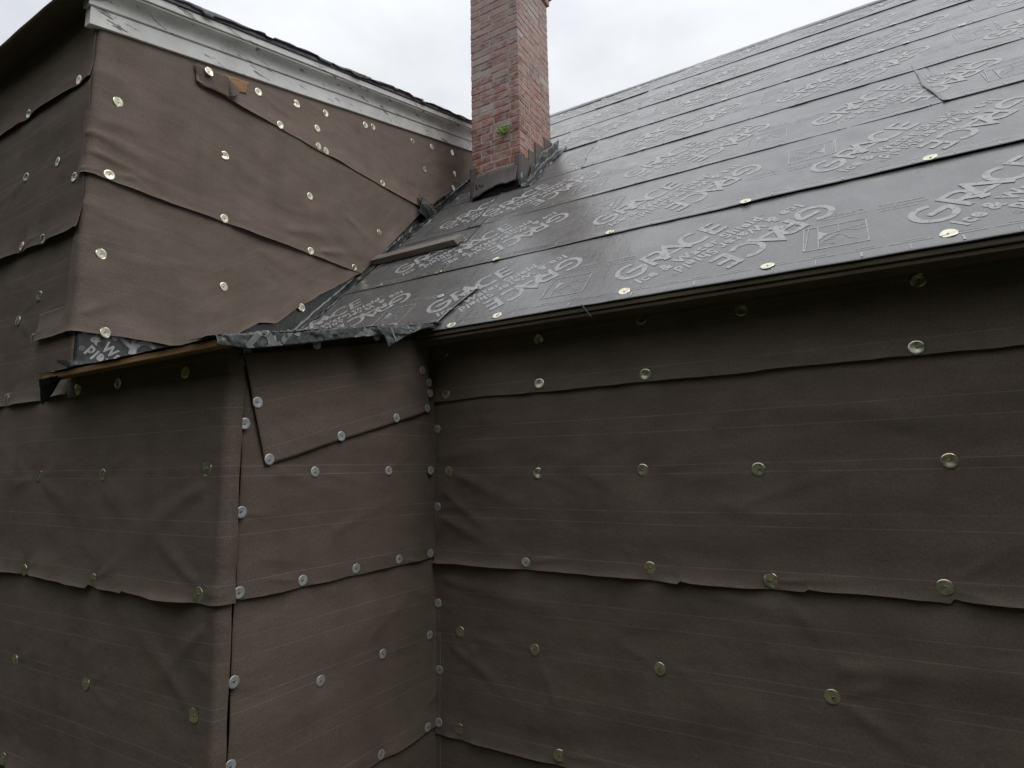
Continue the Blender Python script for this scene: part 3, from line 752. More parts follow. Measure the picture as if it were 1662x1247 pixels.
# ------------------------------------------------------------------ roof membrane
class Film:
    def __init__(s, s0, u0, u1, s1, seed, lay=.003, lap=.0055, left=None, right=None, waves=.0055, wav=.004, gap=()):
        s.s0, s.u0, s.u1, s.s1, s.seed, s.lay, s.lap, s.left, s.right, s.waves, s.wav, s.gap = s0, u0, u1, s1, seed, lay, lap, left, right, waves, wav, gap
    def edge(s, u): return s.s0 + s.wav * (fbm(u * 3.2, u * 0, s.seed + 3, 4) - .5) * 2
    def lo(s, v): return s.u0 if s.left is None else np.interp(v, *s.left)
    def hi(s, v): return s.u1 if s.right is None else np.interp(v, *s.right)
    def disp(s, u, v):
        h = v - s.edge(u)
        lap = s.lap * (.55 + .9 * fbm(u * 1.7, u * 0 + .2, s.seed + 5, 3))
        for (a, b_, g) in s.gap: lap = lap + g * sstep(u, a, a + .25) * (1 - sstep(u, b_ - .25, b_))
        d = s.lay + lap * (1 - sstep(h, 0, .10))
        d = d + s.waves * (fbm(u * 3, v * 2.1, s.seed, 3) - .4) + s.waves * .75 * ridge(u * 8 + v * 2, v * 2.2, s.seed + 7, 2) * np.clip(fbm(u * 1.3, v * 1.3, s.seed + 13, 2) * 1.6 - .35, 0, 1)
        if s.left is not None: d = d + .006 * np.exp(-np.maximum(u - s.lo(v), 0) / .018) * (.5 + vnoise(v * 6, v * 0, s.seed + 17))
        if s.right is not None: d = d + .006 * np.exp(-np.maximum(s.hi(v) - u, 0) / .018) * (.5 + vnoise(v * 6, v * 0, s.seed + 19))
        return d
    def point(s, u, v, lift=0.):
        d = s.disp(u, v) + lift
        return np.stack([u + 0 * v, YE + v * CS - d * SN, ZE + v * SN + d * CS], -1)
    def build(s, name):
        nu = int((s.u1 - s.u0) / .022) + 2; nv = int((s.s1 - s.s0) / .024) + 3
        A, T = np.meshgrid(np.linspace(0, 1, nu), np.linspace(0, 1, nv) ** 1.15)
        vt = s.s0 + (s.s1 - s.s0) * T
        U = s.lo(vt) + (s.hi(vt) - s.lo(vt)) * A
        V = s.edge(U) + (s.s1 - s.edge(U)) * T
        P = s.point(U, V)
        uv = np.stack([U + s.seed, V], -1)
        return mesh(name, P.reshape(-1, 3), grid_faces(nu, nv), FILM, None, uv.reshape(-1, 2), True, .003)
    def letter(s, parent, phase, flip, smax=None, umax=2.3, blocks=True):
        v_all = []; f_all = []; n = 0
        planes = [((0, s.s0 + .004), (0, -1)), ((0, smax or s.s0 + COURSE + .06), (0, 1))]
        for side, (g, sg) in (('l', (s.left, -1)), ('r', (s.right, 1))):
            if g is None: planes.append((((s.u0 if sg < 0 else s.u1) - sg * .01, 0), (sg, 0)))
            else:
                a = np.array([g[1][0] - sg * .006, g[0][0]]); c = np.array([g[1][-1] - sg * .006, g[0][-1]]); t = c - a
                planes.append((tuple(a), (sg * t[1], -sg * t[0])))
        k0 = math.floor((s.u0 - phase) / PER) - 1
        for k in range(k0, k0 + 12):
            cu = phase + k * PER
            if cu - .6 > min(s.u1, umax): break
            for art, fl_ok in ((blk, False), (rip_s, True), (ruler_s, None)):
                sg = -1 if flip and fl_ok else 1
                tmp = Ink(); tmp.f = art.f
                if fl_ok is None: tmp.v = [(x + cu, y + s.s0, z) for x, y, z in art.v]
                elif flip and fl_ok: tmp.v = [(cu - x, s.s0 + CEN - y, z) for x, y, z in art.v]
                else: tmp.v = [(cu + x, s.s0 + CEN + y, z) for x, y, z in art.v]
                xs = [p[0] for p in tmp.v]
                if max(xs) < s.u0 or min(xs) > s.u1: continue
                v, f = clip_ink(tmp, planes)
                if len(f) == 0: continue
                v_all.append(v); f_all += [[i + n for i in q] for q in f]; n += len(v)
        if not v_all: return
        v = np.concatenate(v_all)
        P = s.point(v[:, 0], v[:, 1], .0012 + v[:, 2])
        return mesh('lettering', P, f_all, PRINT, parent, smooth=True)

UEND = 4.6
def J(k, ua, ub): return ((k * COURSE - .01, (k + 1) * COURSE + .15), (ua, ub))
films = [   # key, course, left edge, right edge, phase, flip, label
 ('c0', 0, Film(-.004, XU + .004, UEND, .93, 101, wav=.003, lap=.004), -.4995, False, 'long black roof membrane strip along the main eave, lowest of the courses'),
 ('c1a', 1, Film(COURSE, XU + .004, -2.28, 2 * COURSE + .14, 102), -2.368, True, 'short black membrane strip beside the felt wall, carrying the wooden cleat'),
 ('c1', 1, Film(COURSE, -2.33, UEND, 2 * COURSE + .14, 103, lay=.0055, left=J(1, -2.300, -2.345), gap=((-.55, 1.3, .006),)), .331, True, 'black membrane strip second up from the main eave, its lower edge gaping'),
 ('c2a', 2, Film(2 * COURSE, XU + .004, -2.43, 3 * COURSE + .14, 104), -2.406, False, 'short black membrane strip in the valley just in front of the chimney'),
 ('c2', 2, Film(2 * COURSE, -2.48, .50, 3 * COURSE + .14, 105, lay=.0055, left=J(2, -2.458, -2.49)), .337, False, 'black membrane strip third up from the main eave, ending at the grey tear'),
 ('c2b', 2, Film(2 * COURSE, .42, UEND, 3 * COURSE + .14, 106, lay=.008, left=((1.57, 1.75, 2.0, 2.2, 2.5), (.478, .462, .430, .436, .43))), .337, False, 'black membrane strip right of the grey tear, third up from the eave'),
 ('c3a', 3, Film(3 * COURSE, XU + .004, -1.74, 4 * COURSE + .14, 107), -1.494, True, 'black membrane strip beside the right foot of the chimney'),
 ('c3', 3, Film(3 * COURSE, -1.84, UEND, 4 * COURSE + .14, 108, lay=.0055, left=((2.35, 2.6, 2.62, 3.2), (-1.765, -1.785, -1.81, -1.835))), .111, True, 'long black membrane strip right of the chimney, fourth up from the eave'),
 ('c4a', 4, Film(4 * COURSE, XU + .004, -2.30, 5 * COURSE + .14, 109), -2.6, True, 'pale shiny membrane scrap behind the chimney, fifth course up'),
 ('c4', 4, Film(4 * COURSE, -2.36, UEND, 5 * COURSE + .14, 110, lay=.0055, left=J(4, -2.335, -2.345)), .312, True, 'long pale sheen membrane strip, fifth up from the eave'),
 ('c5a', 5, Film(5 * COURSE, -5, -1.61, 6 * COURSE + .14, 111), -1.9, False, 'short membrane strip left of the upper joint, sixth course up'),
 ('c5', 5, Film(5 * COURSE, -1.70, UEND, 6 * COURSE + .14, 112, lay=.0055, left=J(5, -1.640, -1.690)), .045, False, 'long pale sheen membrane strip, sixth up from the eave'),
 ('c6a', 6, Film(6 * COURSE, -5, -2.25, SRIDGE, 113), -2.6, False, 'short membrane strip at the ridge, left of its joint'),
 ('c6', 6, Film(6 * COURSE, -2.42, UEND, SRIDGE, 114, lay=.0055, left=J(6, -2.30, -2.40)), .20, False, 'topmost long membrane strip along the ridge'),
]
SURF = {}
for key, k, f, ph, fl_, lab in films:
    o = tag(f.build('roof_membrane'), lab, 'roof membrane', 'printed membrane strips on the main roof'); SURF[key] = f
    f.letter(o, ph, fl_)
# patch lapped over the lower left corner of the roof
pt = Film(.005, -3.2, -1.80, .424, 120, lay=.013, lap=.004, right=((-.02, .11, .184, .43), (-1.90, -1.888, -1.874, -1.80)), wav=.006)
# its top edge is free: lift it a touch
o = tag(pt.build('membrane_patch'), 'black membrane patch over the lower left corner of the roof, above the crumpled edge', 'roof membrane'); pt.letter(o, -1.62, False, smax=.42); SURF['patch'] = pt
# ridge roll
b = []; nu = 260
for j, (dy, dz) in enumerate(((-.10, -.094), (-.03, -.022), (0, .008), (.03, -.016), (.10, -.085))):
    for i in range(nu):
        x = -5 + i * (9.6 / (nu - 1)); b.append((x, yr + dy, roof_z(yr) + dz + .012 + .008 * math.sin(x * 2.3 + j) * .5 + rnd.uniform(-.002, .002)))
tag(mesh('ridge_membrane', b, grid_faces(nu, 5), FILM, None, [(p[0], p[1]) for p in b], True, .003), 'black membrane strip bent over the ridge against the sky', 'roof membrane')
del b

# crumpled pieces of membrane
def crumple(name, S, nu, nv, amp, seed, label=None, cat='roof membrane', freq=(9, 3), uvs=(1, 1), mat=None, parent=None, ink=None, group=None):
    """S(a,b)->(point, normal) arrays; ridged creases along the normal"""
    A, B = np.meshgrid(np.linspace(0, 1, nu), np.linspace(0, 1, nv))
    def at(a, b, lift=0.):
        P, Nn = S(a, b)
        dd = amp * (ridge(a * freq[0] + b * 1.3, b * freq[1] + a * 2.1, seed, 3) - .35) * 1.6 + lift
        return P + dd[..., None] * Nn
    X = at(A, B)
    o = mesh(name, X.reshape(-1, 3), grid_faces(nu, nv), mat or CREASED, parent, np.stack([A * uvs[0] + seed, B * uvs[1]], -1).reshape(-1, 2), True, .002)
    if label: tag(o, label, cat, group)
    if ink is not None:
        v, f = ink
        if len(f): mesh('lettering', at(v[:, 0], v[:, 1], .0014 + v[:, 2]), f, WORN if name in ('membrane_edge', 'membrane_tongue') else PRINT, o)
    return o
# (1) folded edge along the rake of the shallow roof
def S_rake(a, b):
    y = 1.205 + a * 1.19
    zt = low_z(y); h = np.interp(a, [0, .1, .3, .5, .56, .58, .8, 1.], [.035, .060, .058, .050, .05, .05, .05, .02])
    # b: 0 hanging hem, .45 roof edge, 1 back on the roof
    out_ = XM + .155 + .006 * np.sin(a * 17)
    k = np.clip((b - .5) / .5, 0, 1); kk = np.clip(1 - b / .5, 0, 1)
    X = out_ - .16 * k + .006 * kk
    Z = zt + .004 - h * kk + .0 * k
    ang = np.clip((b - .42) / .16, 0, 1) * math.pi / 2
    return np.stack([X, y, Z], -1), np.stack([np.cos(ang), 0 * ang, np.sin(ang)], -1)
def to_unit(k, fx, fy, planes=None):
    t = Ink(); t.f = k.f; t.v = [(fx(p[0], p[1]), fy(p[0], p[1]), p[2]) for p in k.v]
    return clip_ink(t, planes or [((.01, 0), (-1, 0)), ((.99, 0), (1, 0)), ((0, .03), (0, -1)), ((0, .97), (0, 1))])
bs = slice_ink(block, .03)
rk = Ink(); big = slice_ink(logo, .03)
for cx_, an, sc_ in ((.20, 40, 1.0), (.66, 218, .9)):
    c_, s_ = math.cos(R(an)) * sc_, math.sin(R(an)) * sc_
    rk.add(big, lambda x, y, c_=c_, s_=s_, cx_=cx_: (cx_ + ((x - .28) * c_ - (y - .07) * s_) / 1.19, .35 + ((x - .28) * s_ + (y - .07) * c_) / .115))
rake_ink = clip_ink(rk, [((.01, 0), (-1, 0)), ((.97, 0), (1, 0)), ((0, .03), (0, -1)), ((0, .97), (0, 1))])
crumple('membrane_edge', S_rake, 300, 18, .0065, 131, 'crumpled black membrane edge folded over the shallow roof above the return wall', freq=(34, 2.4), uvs=(1.2, .3),
        ink=rake_ink)
# (2) loose tongue hanging from it
def S_tongue(a, b):
    y = 1.955 + a * .34 * (1 - .25 * (1 - b)); z0 = low_z(y) - .005
    h = np.interp(a, [0, .12, .5, 1], [.035, .095, .055, .02])
    return np.stack([XM + .172 + .020 * (1 - b), y + .03 * (1 - b), z0 - h * (1 - b)], -1), np.stack([0 * a + .95, -.3 + 0 * a, .1 + 0 * a], -1)
crumple('membrane_tongue', S_tongue, 50, 16, .010, 133, 'loose black membrane tongue hanging from the folded edge near the inside corner', freq=(5, 2), uvs=(.35, .1),
        ink=clip_ink((lambda k: k)(type('K', (), {'v': [(x, y, 0) for x, y in [(.25, .9), (.29, .9), (.34, .1), (.30, .1), (.36, .9), (.385, .9), (.43, .15), (.405, .15), (.6, .95), (.63, .95), (.72, .3), (.68, .3)]], 'f': [[0, 1, 2, 3], [4, 5, 6, 7], [8, 9, 10, 11]]})()), [((0, .02), (0, -1))]))
# (3) strip turned up the foot of the upper side wall and wrapped round its corner
def S_up(a, b):
    u = -.16 + a * 1.02; x, y, nx, ny = UPP.at(u)
    zb = np.where(u < 0, .515 + .06 * np.clip(-u / .16, 0, 1), np.maximum(low_z(YL + u), roof_z(YL + u)) - .0)
    h = np.where(u < 0, .21, .25)
    z = zb + h * b
    fl_ = .012 + .02 * np.clip(1 - b / .25, 0, 1)
    return np.stack([x + nx * fl_ * .35, y + ny * fl_ * .35, z], -1), np.stack([nx, ny, 0 * nx], -1)
c40, s40 = math.cos(R(-38)), math.sin(R(-38))
S3 = [(x * c40 - y * s40, x * s40 + y * c40) for x, y, z in bs.v]
up_ink = Ink(); up_ink.f = bs.f; up_ink.v = [((q[0] * .85 + .241 + .16) / 1.02, (.008 + .005 + q[1] * .85 - .24 * (q[0] * .85 + .241)) / .25, p[2]) for q, p in zip(S3, bs.v)]
crumple('membrane_upturn', S_up, 130, 22, .0045, 135, 'printed black membrane strip turned up the wall foot behind the bare eave board', freq=(9, 3), uvs=(1, .25),
        ink=clip_ink(up_ink, [((.165, 0), (-1, 0)), ((.99, 0), (1, 0)), ((0, .02), (0, -1)), ((0, .98), (0, 1))]))
# (4) crumpled upturn in the valley between roof and upper side wall
def S_val(a, b):
    y = 2.20 + a * 2.9; zr = roof_z(y) + .006
    k = np.clip(b / .4, 0, 1); up = np.clip((b - .4) / .6, 0, 1)
    X = XU + .10 * (1 - k) + .004; Z = zr + .004 + .30 * up
    ang = np.clip((b - .25) / .3, 0, 1)
    nx = ang; nz = (1 - ang) * CS; ny = -(1 - ang) * SN; l = np.sqrt(nx * nx + ny * ny + nz * nz)
    w_ = 1 - .82 * up ** .5
    return np.stack([X, y, Z], -1), np.stack([nx / l * w_, ny / l * w_, nz / l * w_], -1)
crumple('valley_membrane', S_val, 260, 18, .016, 137, 'creased black membrane turned up the sloping foot of the felt wall', freq=(30, 3), uvs=(3, .3))
# (5) torn lump where the upper sheet meets the valley
def S_lump(a, b):
    t = (1 - b)
    y = 3.90 + .20 * a + .12 * t * (a - .3); zr = np.maximum(roof_z(y), 0)
    z = 2.40 - .19 * t - .03 * a
    return np.stack([XU + .030 + .03 * np.sin(b * 3) + .03 * t, y, np.maximum(z, zr + .02)], -1), np.stack([0 * a + .8, -.5 + 0 * a, .2 + 0 * a], -1)
crumple('membrane_lump', S_lump, 40, 26, .018, 139, 'torn black membrane lump sticking out of the valley below the chimney', freq=(4, 3), uvs=(.3, .25))
# (6) black flap under the left end of the bare eave board
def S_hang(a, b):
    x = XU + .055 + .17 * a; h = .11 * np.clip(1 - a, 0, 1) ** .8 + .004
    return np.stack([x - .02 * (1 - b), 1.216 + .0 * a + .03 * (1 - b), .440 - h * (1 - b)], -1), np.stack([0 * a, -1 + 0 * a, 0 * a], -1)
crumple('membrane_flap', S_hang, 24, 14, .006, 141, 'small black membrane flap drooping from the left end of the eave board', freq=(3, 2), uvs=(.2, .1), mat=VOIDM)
def S_lip(a, b):      # the film's ragged lip on top of the eave board
    x = XU + .02 + 1.36 * a; y = 1.216 + 1.25 * b; f = np.clip(b / .1, 0, 1)
    z = low_z(y) - .004 + (.010 * fbm(a * 9, a * 0, 143, 3) - .006 * vnoise(a * 14, a * 0, 144)) * (1 - f) + .004 * f
    return np.stack([x, y + .004 * np.sin(a * 23), z], -1), np.stack([0 * a, 0 * a, 1 + 0 * a], -1)
crumple('membrane_lip', S_lip, 150, 60, .005, 145, 'black membrane sheet with ragged lip on the shallow roof above the bare eave board', freq=(16, 9), uvs=(1.4, 1.3))

# ------------------------------------------------------------------ wooden cleat on the roof
def rp_(u, v, h): return (u, YE + v * CS - h * SN, ZE + v * SN + h * CS)
b = MB(); u0, u1, v0, v1, h0, h1 = -3.20, -2.365, 1.255, 1.345, .012, .058
b.hexa([rp_(u0, v0, h0), rp_(u1 - .015, v0 - .008, h0), rp_(u1, v1 - .008, h0), rp_(u0, v1, h0), rp_(u0, v0, h1), rp_(u1 - .03, v0 - .008, h1), rp_(u1, v1 - .008, h1), rp_(u0, v1, h1)])
o = b.build('wood_cleat', GREYWOOD, None, bevel=.004)
tag(o, 'weathered grey wooden cleat lying along the roof next to the felt wall', 'wood block')

# ------------------------------------------------------------------ chimney
ch = tag(empty('chimney', (-2.555, 4.42, 2.2)), 'tall red brick chimney with lime-streaked brickwork rising from the roof', 'chimney')
X0, X1, Y0c, Y1c = -2.80, -2.31, 4.13, 4.72
bk = MB(); H, Jt = .0685, .0105; z = 1.95; row = 0; br = random.Random(5)
def one(x0, x1, y0, y1, z0, z1):
    j = lambda s=.0018: br.uniform(-s, s)
    t = min(max(br.gauss(.45, .22), 0), .93); t = 1.0 if br.random() < .05 else t
    p = [(x0 + j(), y0 + j(.003), z0 + j()), (x1 + j(), y0 + j(.003), z0 + j()), (x1 + j(.003), y1 + j(), z0 + j()), (x0 + j(), y1 + j(), z0 + j()),
         (x0 + j(), y0 + j(.003), z1 + j()), (x1 + j(), y0 + j(.003), z1 + j()), (x1 + j(.003), y1 + j(), z1 + j()), (x0 + j(), y1 + j(), z1 + j())]
    bk.hexa(p, t)
def run(a, b_, off):
    L = .205; e = []; t = a - off * L
    while t < b_ - .01:
        s_, f_ = max(t, a), min(t + L - Jt, b_)
        if f_ - s_ > .02: e.append((s_, f_))
        t += L
    return e
while z < 4.40:
    D = .095; odd = row % 2
    ya, yb = (Y0c, Y1c) if odd else (Y0c + D + Jt, Y1c - D - Jt)
    xa, xb = (X0 + D + Jt, X1 - D - Jt) if odd else (X0, X1)
    for s_, f_ in run(xa, xb, .35 if odd else .0): one(s_, f_, Y0c, Y0c + D, z, z + H - Jt); one(s_, f_, Y1c - D, Y1c, z, z + H - Jt)
    for s_, f_ in run(ya, yb, .0 if odd else .5): one(X1 - D, X1, s_, f_, z, z + H - Jt); one(X0, X0 + D, s_, f_, z, z + H - Jt)
    z += H; row += 1
for k, e in ((0, .022), (1, .04)):          # corbelled head
    for s_, f_ in run(X0 - e, X1 + e, .5 * k): one(s_, f_, Y0c - e, Y0c + .09, z, z + H - Jt); one(s_, f_, Y1c - .09, Y1c + e, z, z + H - Jt)
    for s_, f_ in run(Y0c + .1, Y1c - .1, .3): one(X1 - .09, X1 + e, s_, f_, z, z + H - Jt); one(X0 - e, X0 + .09, s_, f_, z, z + H - Jt)
    z += H
o = bk.build('brickwork', BRICK, ch, bevel=.004)
b = MB(); i_ = .0035; b.box(X0 + i_, X1 - i_, Y0c + i_, Y1c - i_, 1.9, z - .01); b.build('mortar', MORTAR, ch)
b = MB(); b.box(X0 - .02, X1 + .02, Y0c - .02, Y1c + .02, z, z + .05); b.build('mortar_cap', MORTAR, ch, bevel=.015)
# flashing: front apron with a ragged hem, corner pieces, four steps up the side
def sheet_xz(name, top, bot, y, parent, amp=.004, seed=1, mat=LEAD):
    n = 40; nv = 10; xs = np.linspace(top[0][0], top[-1][0], n); A = np.linspace(0, 1, nv)
    zt = np.interp(xs, [p[0] for p in top], [p[1] for p in top]); zb = np.interp(xs, [p[0] for p in bot], [p[1] for p in bot])
    zb = zb + .008 * (vnoise(xs * 60, xs * 0, seed) - .5)
    V = []
    for a in A:
        for i in range(n): V.append((xs[i], y + .024 * a - amp * float(ridge(np.array(xs[i] * 7), np.array(a * 2), seed, 2)) - .012 * (1 - a) ** 3, zb[i] + (zt[i] - zb[i]) * a))
    return mesh(name, V, grid_faces(n, nv), mat, parent, None, True, .002)
sheet_xz('front_apron', [(-2.775, 2.536), (-2.335, 2.538)], [(-2.775, 2.315), (-2.70, 2.322), (-2.66, 2.345), (-2.504, 2.378), (-2.423, 2.362), (-2.335, 2.372)], Y0c - .036, ch, .005, 3)
def ell(name, x, y, wx, wy, z0x, z0y, zt, slope, parent):       # an L of metal round a front corner; x side sign from wx
    V = []; n = 8
    for a in np.linspace(0, 1, n):
        for (dx, dy, zb, zz) in ((-wx, -.019, z0x, zt), (0, -.019, z0x, zt), (np.sign(wx) * .016, -.010, z0x, zt), (np.sign(wx) * .016, wy, z0y, zt)):
            V.append((x + dx, y + dy, zb + (zz - zb) * a))
    f = grid_faces(4, n)
    return mesh(name, V, f if wx > 0 else [q[::-1] for q in f], LEAD, parent, None, False, .002)
ell('corner_flashing', X1, Y0c, .048, .150, 2.335, 2.455, 2.612, 0, ch)
ell('corner_flashing', X0, Y0c, -.055, .10, 2.30, 2.40, 2.612, 0, ch)
for (ya, yb, zt, k) in ((4.270, 4.405, 2.725, 0), (4.388, 4.588, 2.850, 1), (4.572, 4.735, 2.985, 2)):
    V = []; n = 7; xx = X1 + .006 + .003 * (k % 2)
    for a in np.linspace(0, 1, n):
        for t in np.linspace(0, 1, 7):
            y = ya + (yb - ya) * t; zb = roof_z(y) + .0
            V.append((xx + .003 * math.sin(t * 5 + k) * (1 - a), y, zb + (zt + .02 * t - zb) * a))
    mesh('step_flashing', V, grid_faces(7, n), LEAD, ch, None, False, .002)
# crumpled sealing membrane round the foot
def S_foot(a, b):
    y = 4.08 + a * .74; zr = roof_z(y) + .004; k = np.clip(b / .5, 0, 1); up = np.clip((b - .5) / .5, 0, 1)
    return np.stack([X1 + .115 - .09 * k + .015 * np.sin(a * 9), y, zr + .006 + .11 * up * (.3 + vnoise(a * 7, a * 0, 8))], -1), np.stack([.6 + 0 * a, -.4 + 0 * a, .7 + 0 * a], -1)
crumple('sealing_membrane', S_foot, 90, 16, .019, 151, 'crumpled grey-black sealing membrane along the right foot of the chimney', freq=(11, 3), uvs=(.8, .3))
def S_void(a, b):  # near-black sheet stands in for the dark of the gap
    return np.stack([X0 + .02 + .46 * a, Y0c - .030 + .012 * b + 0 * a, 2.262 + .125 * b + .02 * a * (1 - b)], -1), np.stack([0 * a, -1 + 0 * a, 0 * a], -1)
crumple('gap_dark_membrane', S_void, 50, 10, .008, 157, 'black membrane sheet darkening the ragged gap under the chimney front apron', freq=(6, 2), uvs=(.5, .1), mat=VOIDM)
def S_scrap(a, b):
    return np.stack([-2.745 + .10 * a, Y0c - .028 + 0 * a, 2.40 + .05 * b - .03 * a], -1), np.stack([0 * a, -1 + 0 * a, 0 * a], -1)
crumple('membrane_scrap', S_scrap, 18, 12, .012, 153, 'small shiny membrane scrap stuck on the chimney front apron', freq=(3, 2), uvs=(.1, .06))

# weed in a brick joint
wd = tag(empty('weed', (-2.45, Y0c - .01, 2.83)), 'small bright green weed sprouting from a brick joint of the chimney', 'weed')
V = []; Fc = []; st = MB(); pr = random.Random(3)
for k in range(95):
    a = pr.uniform(0, 2 * math.pi); rr = pr.uniform(.01, .062) ; dep = pr.uniform(.008, .055)
    c = np.array([-2.445 + rr * math.cos(a) * 1.05, Y0c - dep, 2.862 + rr * math.sin(a) * .62])
    d1 = np.array([pr.uniform(-1, 1), pr.uniform(-1, .2), pr.uniform(-.6, 1)]); d1 /= np.linalg.norm(d1)
    d2 = np.cross(d1, [pr.uniform(-1, 1), pr.uniform(-1, 1), pr.uniform(-1, 1)]); d2 /= np.linalg.norm(d2)
    l = pr.uniform(.018, .034); n0 = len(V)
    V += [c, c + d1 * l * .45 + d2 * l * .22, c + d1 * l, c + d1 * l * .45 - d2 * l * .22]; Fc.append((n0, n0 + 1, n0 + 2, n0 + 3))
    if k % 5 == 0: st.add([(-2.452, Y0c, 2.83), (-2.449, Y0c, 2.83), tuple(c + [.001, 0, 0]), tuple(c)], [(0, 1, 2, 3)])
mesh('leaf_cluster', V, Fc, LEAF, wd, smooth=False); st.build('stem', LEAF, wd)

# splinter hanging off the main eave
b = MB(); b.hexa([(-1.005, 2.40, .655), (-1.002, 2.40, .653), (-1.002, 2.404, .653), (-1.005, 2.404, .655), (-1.050, 2.395, .716), (-1.045, 2.395, .716), (-1.045, 2.40, .716), (-1.05, 2.40, .716)])
tag(b.build('wood_splinter', GREYWOOD), 'thin pale wood splinter dangling from the main eave edge', 'splinter')

# ------------------------------------------------------------------ cap nails
def cap_mesh(name, r, dish, dent, mat, seed):
    q = random.Random(seed); prof = [(1.0, .0006), (.985, .0014), (.8, .0018 - dish * .14), (.55, .0018 - dish * .48), (.34, .0018 - dish * .8), (.14, .0018 - dish)]; n = 32
    V = []; ph = q.uniform(0, 6.28)
    for (rad, h) in prof:
        for i in range(n):
            a = 2 * math.pi * i / n
            V.append((r * rad * math.cos(a), r * rad * math.sin(a), h + dent * (math.cos(a - ph) * rad + .7 * math.cos(2 * a + ph) * rad * (rad < .99))))
    V.append((0, 0, .0018 - dish)); F_ = []
    for j in range(len(prof) - 1):
        for i in range(n): F_.append((j * n + i, j * n + (i + 1) % n, (j + 1) * n + (i + 1) % n, (j + 1) * n + i))
    j = len(prof) - 1
    for i in range(n): F_.append((j * n + i, j * n + (i + 1) % n, len(V) - 1))
    me = bpy.data.meshes.new(name); me.from_pydata(V, [], F_); me.polygons.foreach_set('use_smooth', [True] * len(F_)); me.materials.append(mat); return me
def head_mesh():
    V = []; n = 14
    for rad, h in ((.0046, .0), (.0046, .0011), (.003, .0018)):
        for i in range(n): V.append((rad * math.cos(2 * math.pi * i / n), rad * math.sin(2 * math.pi * i / n), h))
    V.append((0, 0, .002)); F_ = []
    for j in range(2):
        for i in range(n): F_.append((j * n + i, j * n + (i + 1) % n, (j + 1) * n + (i + 1) % n, (j + 1) * n + i))
    for i in range(n): F_.append((2 * n + i, 2 * n + (i + 1) % n, 3 * n))
    me = bpy.data.meshes.new('nail_head'); me.from_pydata(V, [], F_); me.polygons.foreach_set('use_smooth', [True] * len(F_)); me.materials.append(NAIL); return me
BR = [cap_mesh('cap_nail', .0265, dsh, dnt, BRASS, i) for i, (dsh, dnt) in enumerate(((.0016, .0004), (.0026, .0010), (.0034, .0016), (.0022, .0022), (.0030, .0006)))]
ZN = [cap_mesh('cap_nail', .0222, .0014, dnt, ZINC, 20 + i) for i, dnt in enumerate((.0001, .0003, .0005))]
HEAD = head_mesh()
ORD = ['first', 'second', 'third', 'fourth', 'fifth', 'sixth', 'seventh', 'eighth', 'ninth', 'tenth', 'eleventh', 'twelfth', 'thirteenth', 'fourteenth']
cr = random.Random(11)
def cap(P, nrm, kind, label, group, tilt=.10):
    nrm = Vector(nrm).normalized(); ax = Vector((cr.uniform(-1, 1), cr.uniform(-1, 1), cr.uniform(-1, 1))).normalized()
    nrm = (nrm + ax * cr.uniform(0, tilt)).normalized()
    me = cr.choice(BR if kind == 'brass' else ZN)
    o = bpy.data.objects.new('cap_nail', me); COL.objects.link(o)
    q = nrm.to_track_quat('Z', 'Y') @ Matrix.Rotation(cr.uniform(0, 6.28), 3, 'Z').to_quaternion()
    o.location = Vector(P) + Vector((0, 0, Z0)) + nrm * .0012; o.rotation_euler = q.to_euler()
    tag(o, label, 'cap nail', group)
    h = bpy.data.objects.new('nail_head', HEAD); COL.objects.link(h); h.parent = o
    h.location = (cr.uniform(-.0025, .0025), cr.uniform(-.0025, .0025), .0002 if kind != 'brass' else -.0008)
def felt_cap(f, uv, kind, label, group, tilt=.1, extra=0.):
    u, v = np.array(uv[0]), np.array(uv[1]); e = .022
    P = f.point(u, v)
    dus = [f.point(u + e, v) - f.point(u - e, v), f.point(u, v + e) - f.point(u, v - e)] if abs(float(u)) > .05 else [None]
    x, y, nx, ny = f.path.at(u); nrm = (float(nx), float(ny), 0.)
    # the disc is stiff: rest it on the highest paper under its rim
    m = max(float(f.disp(u + .018 * math.cos(t), v + .018 * math.sin(t))) for t in np.linspace(0, 5.5, 8)); d0 = float(f.disp(u, v))
    P = P + np.array(nrm) * (max(m - d0, 0) * .8 + extra)
    cap(P, nrm, kind, label, group, tilt)

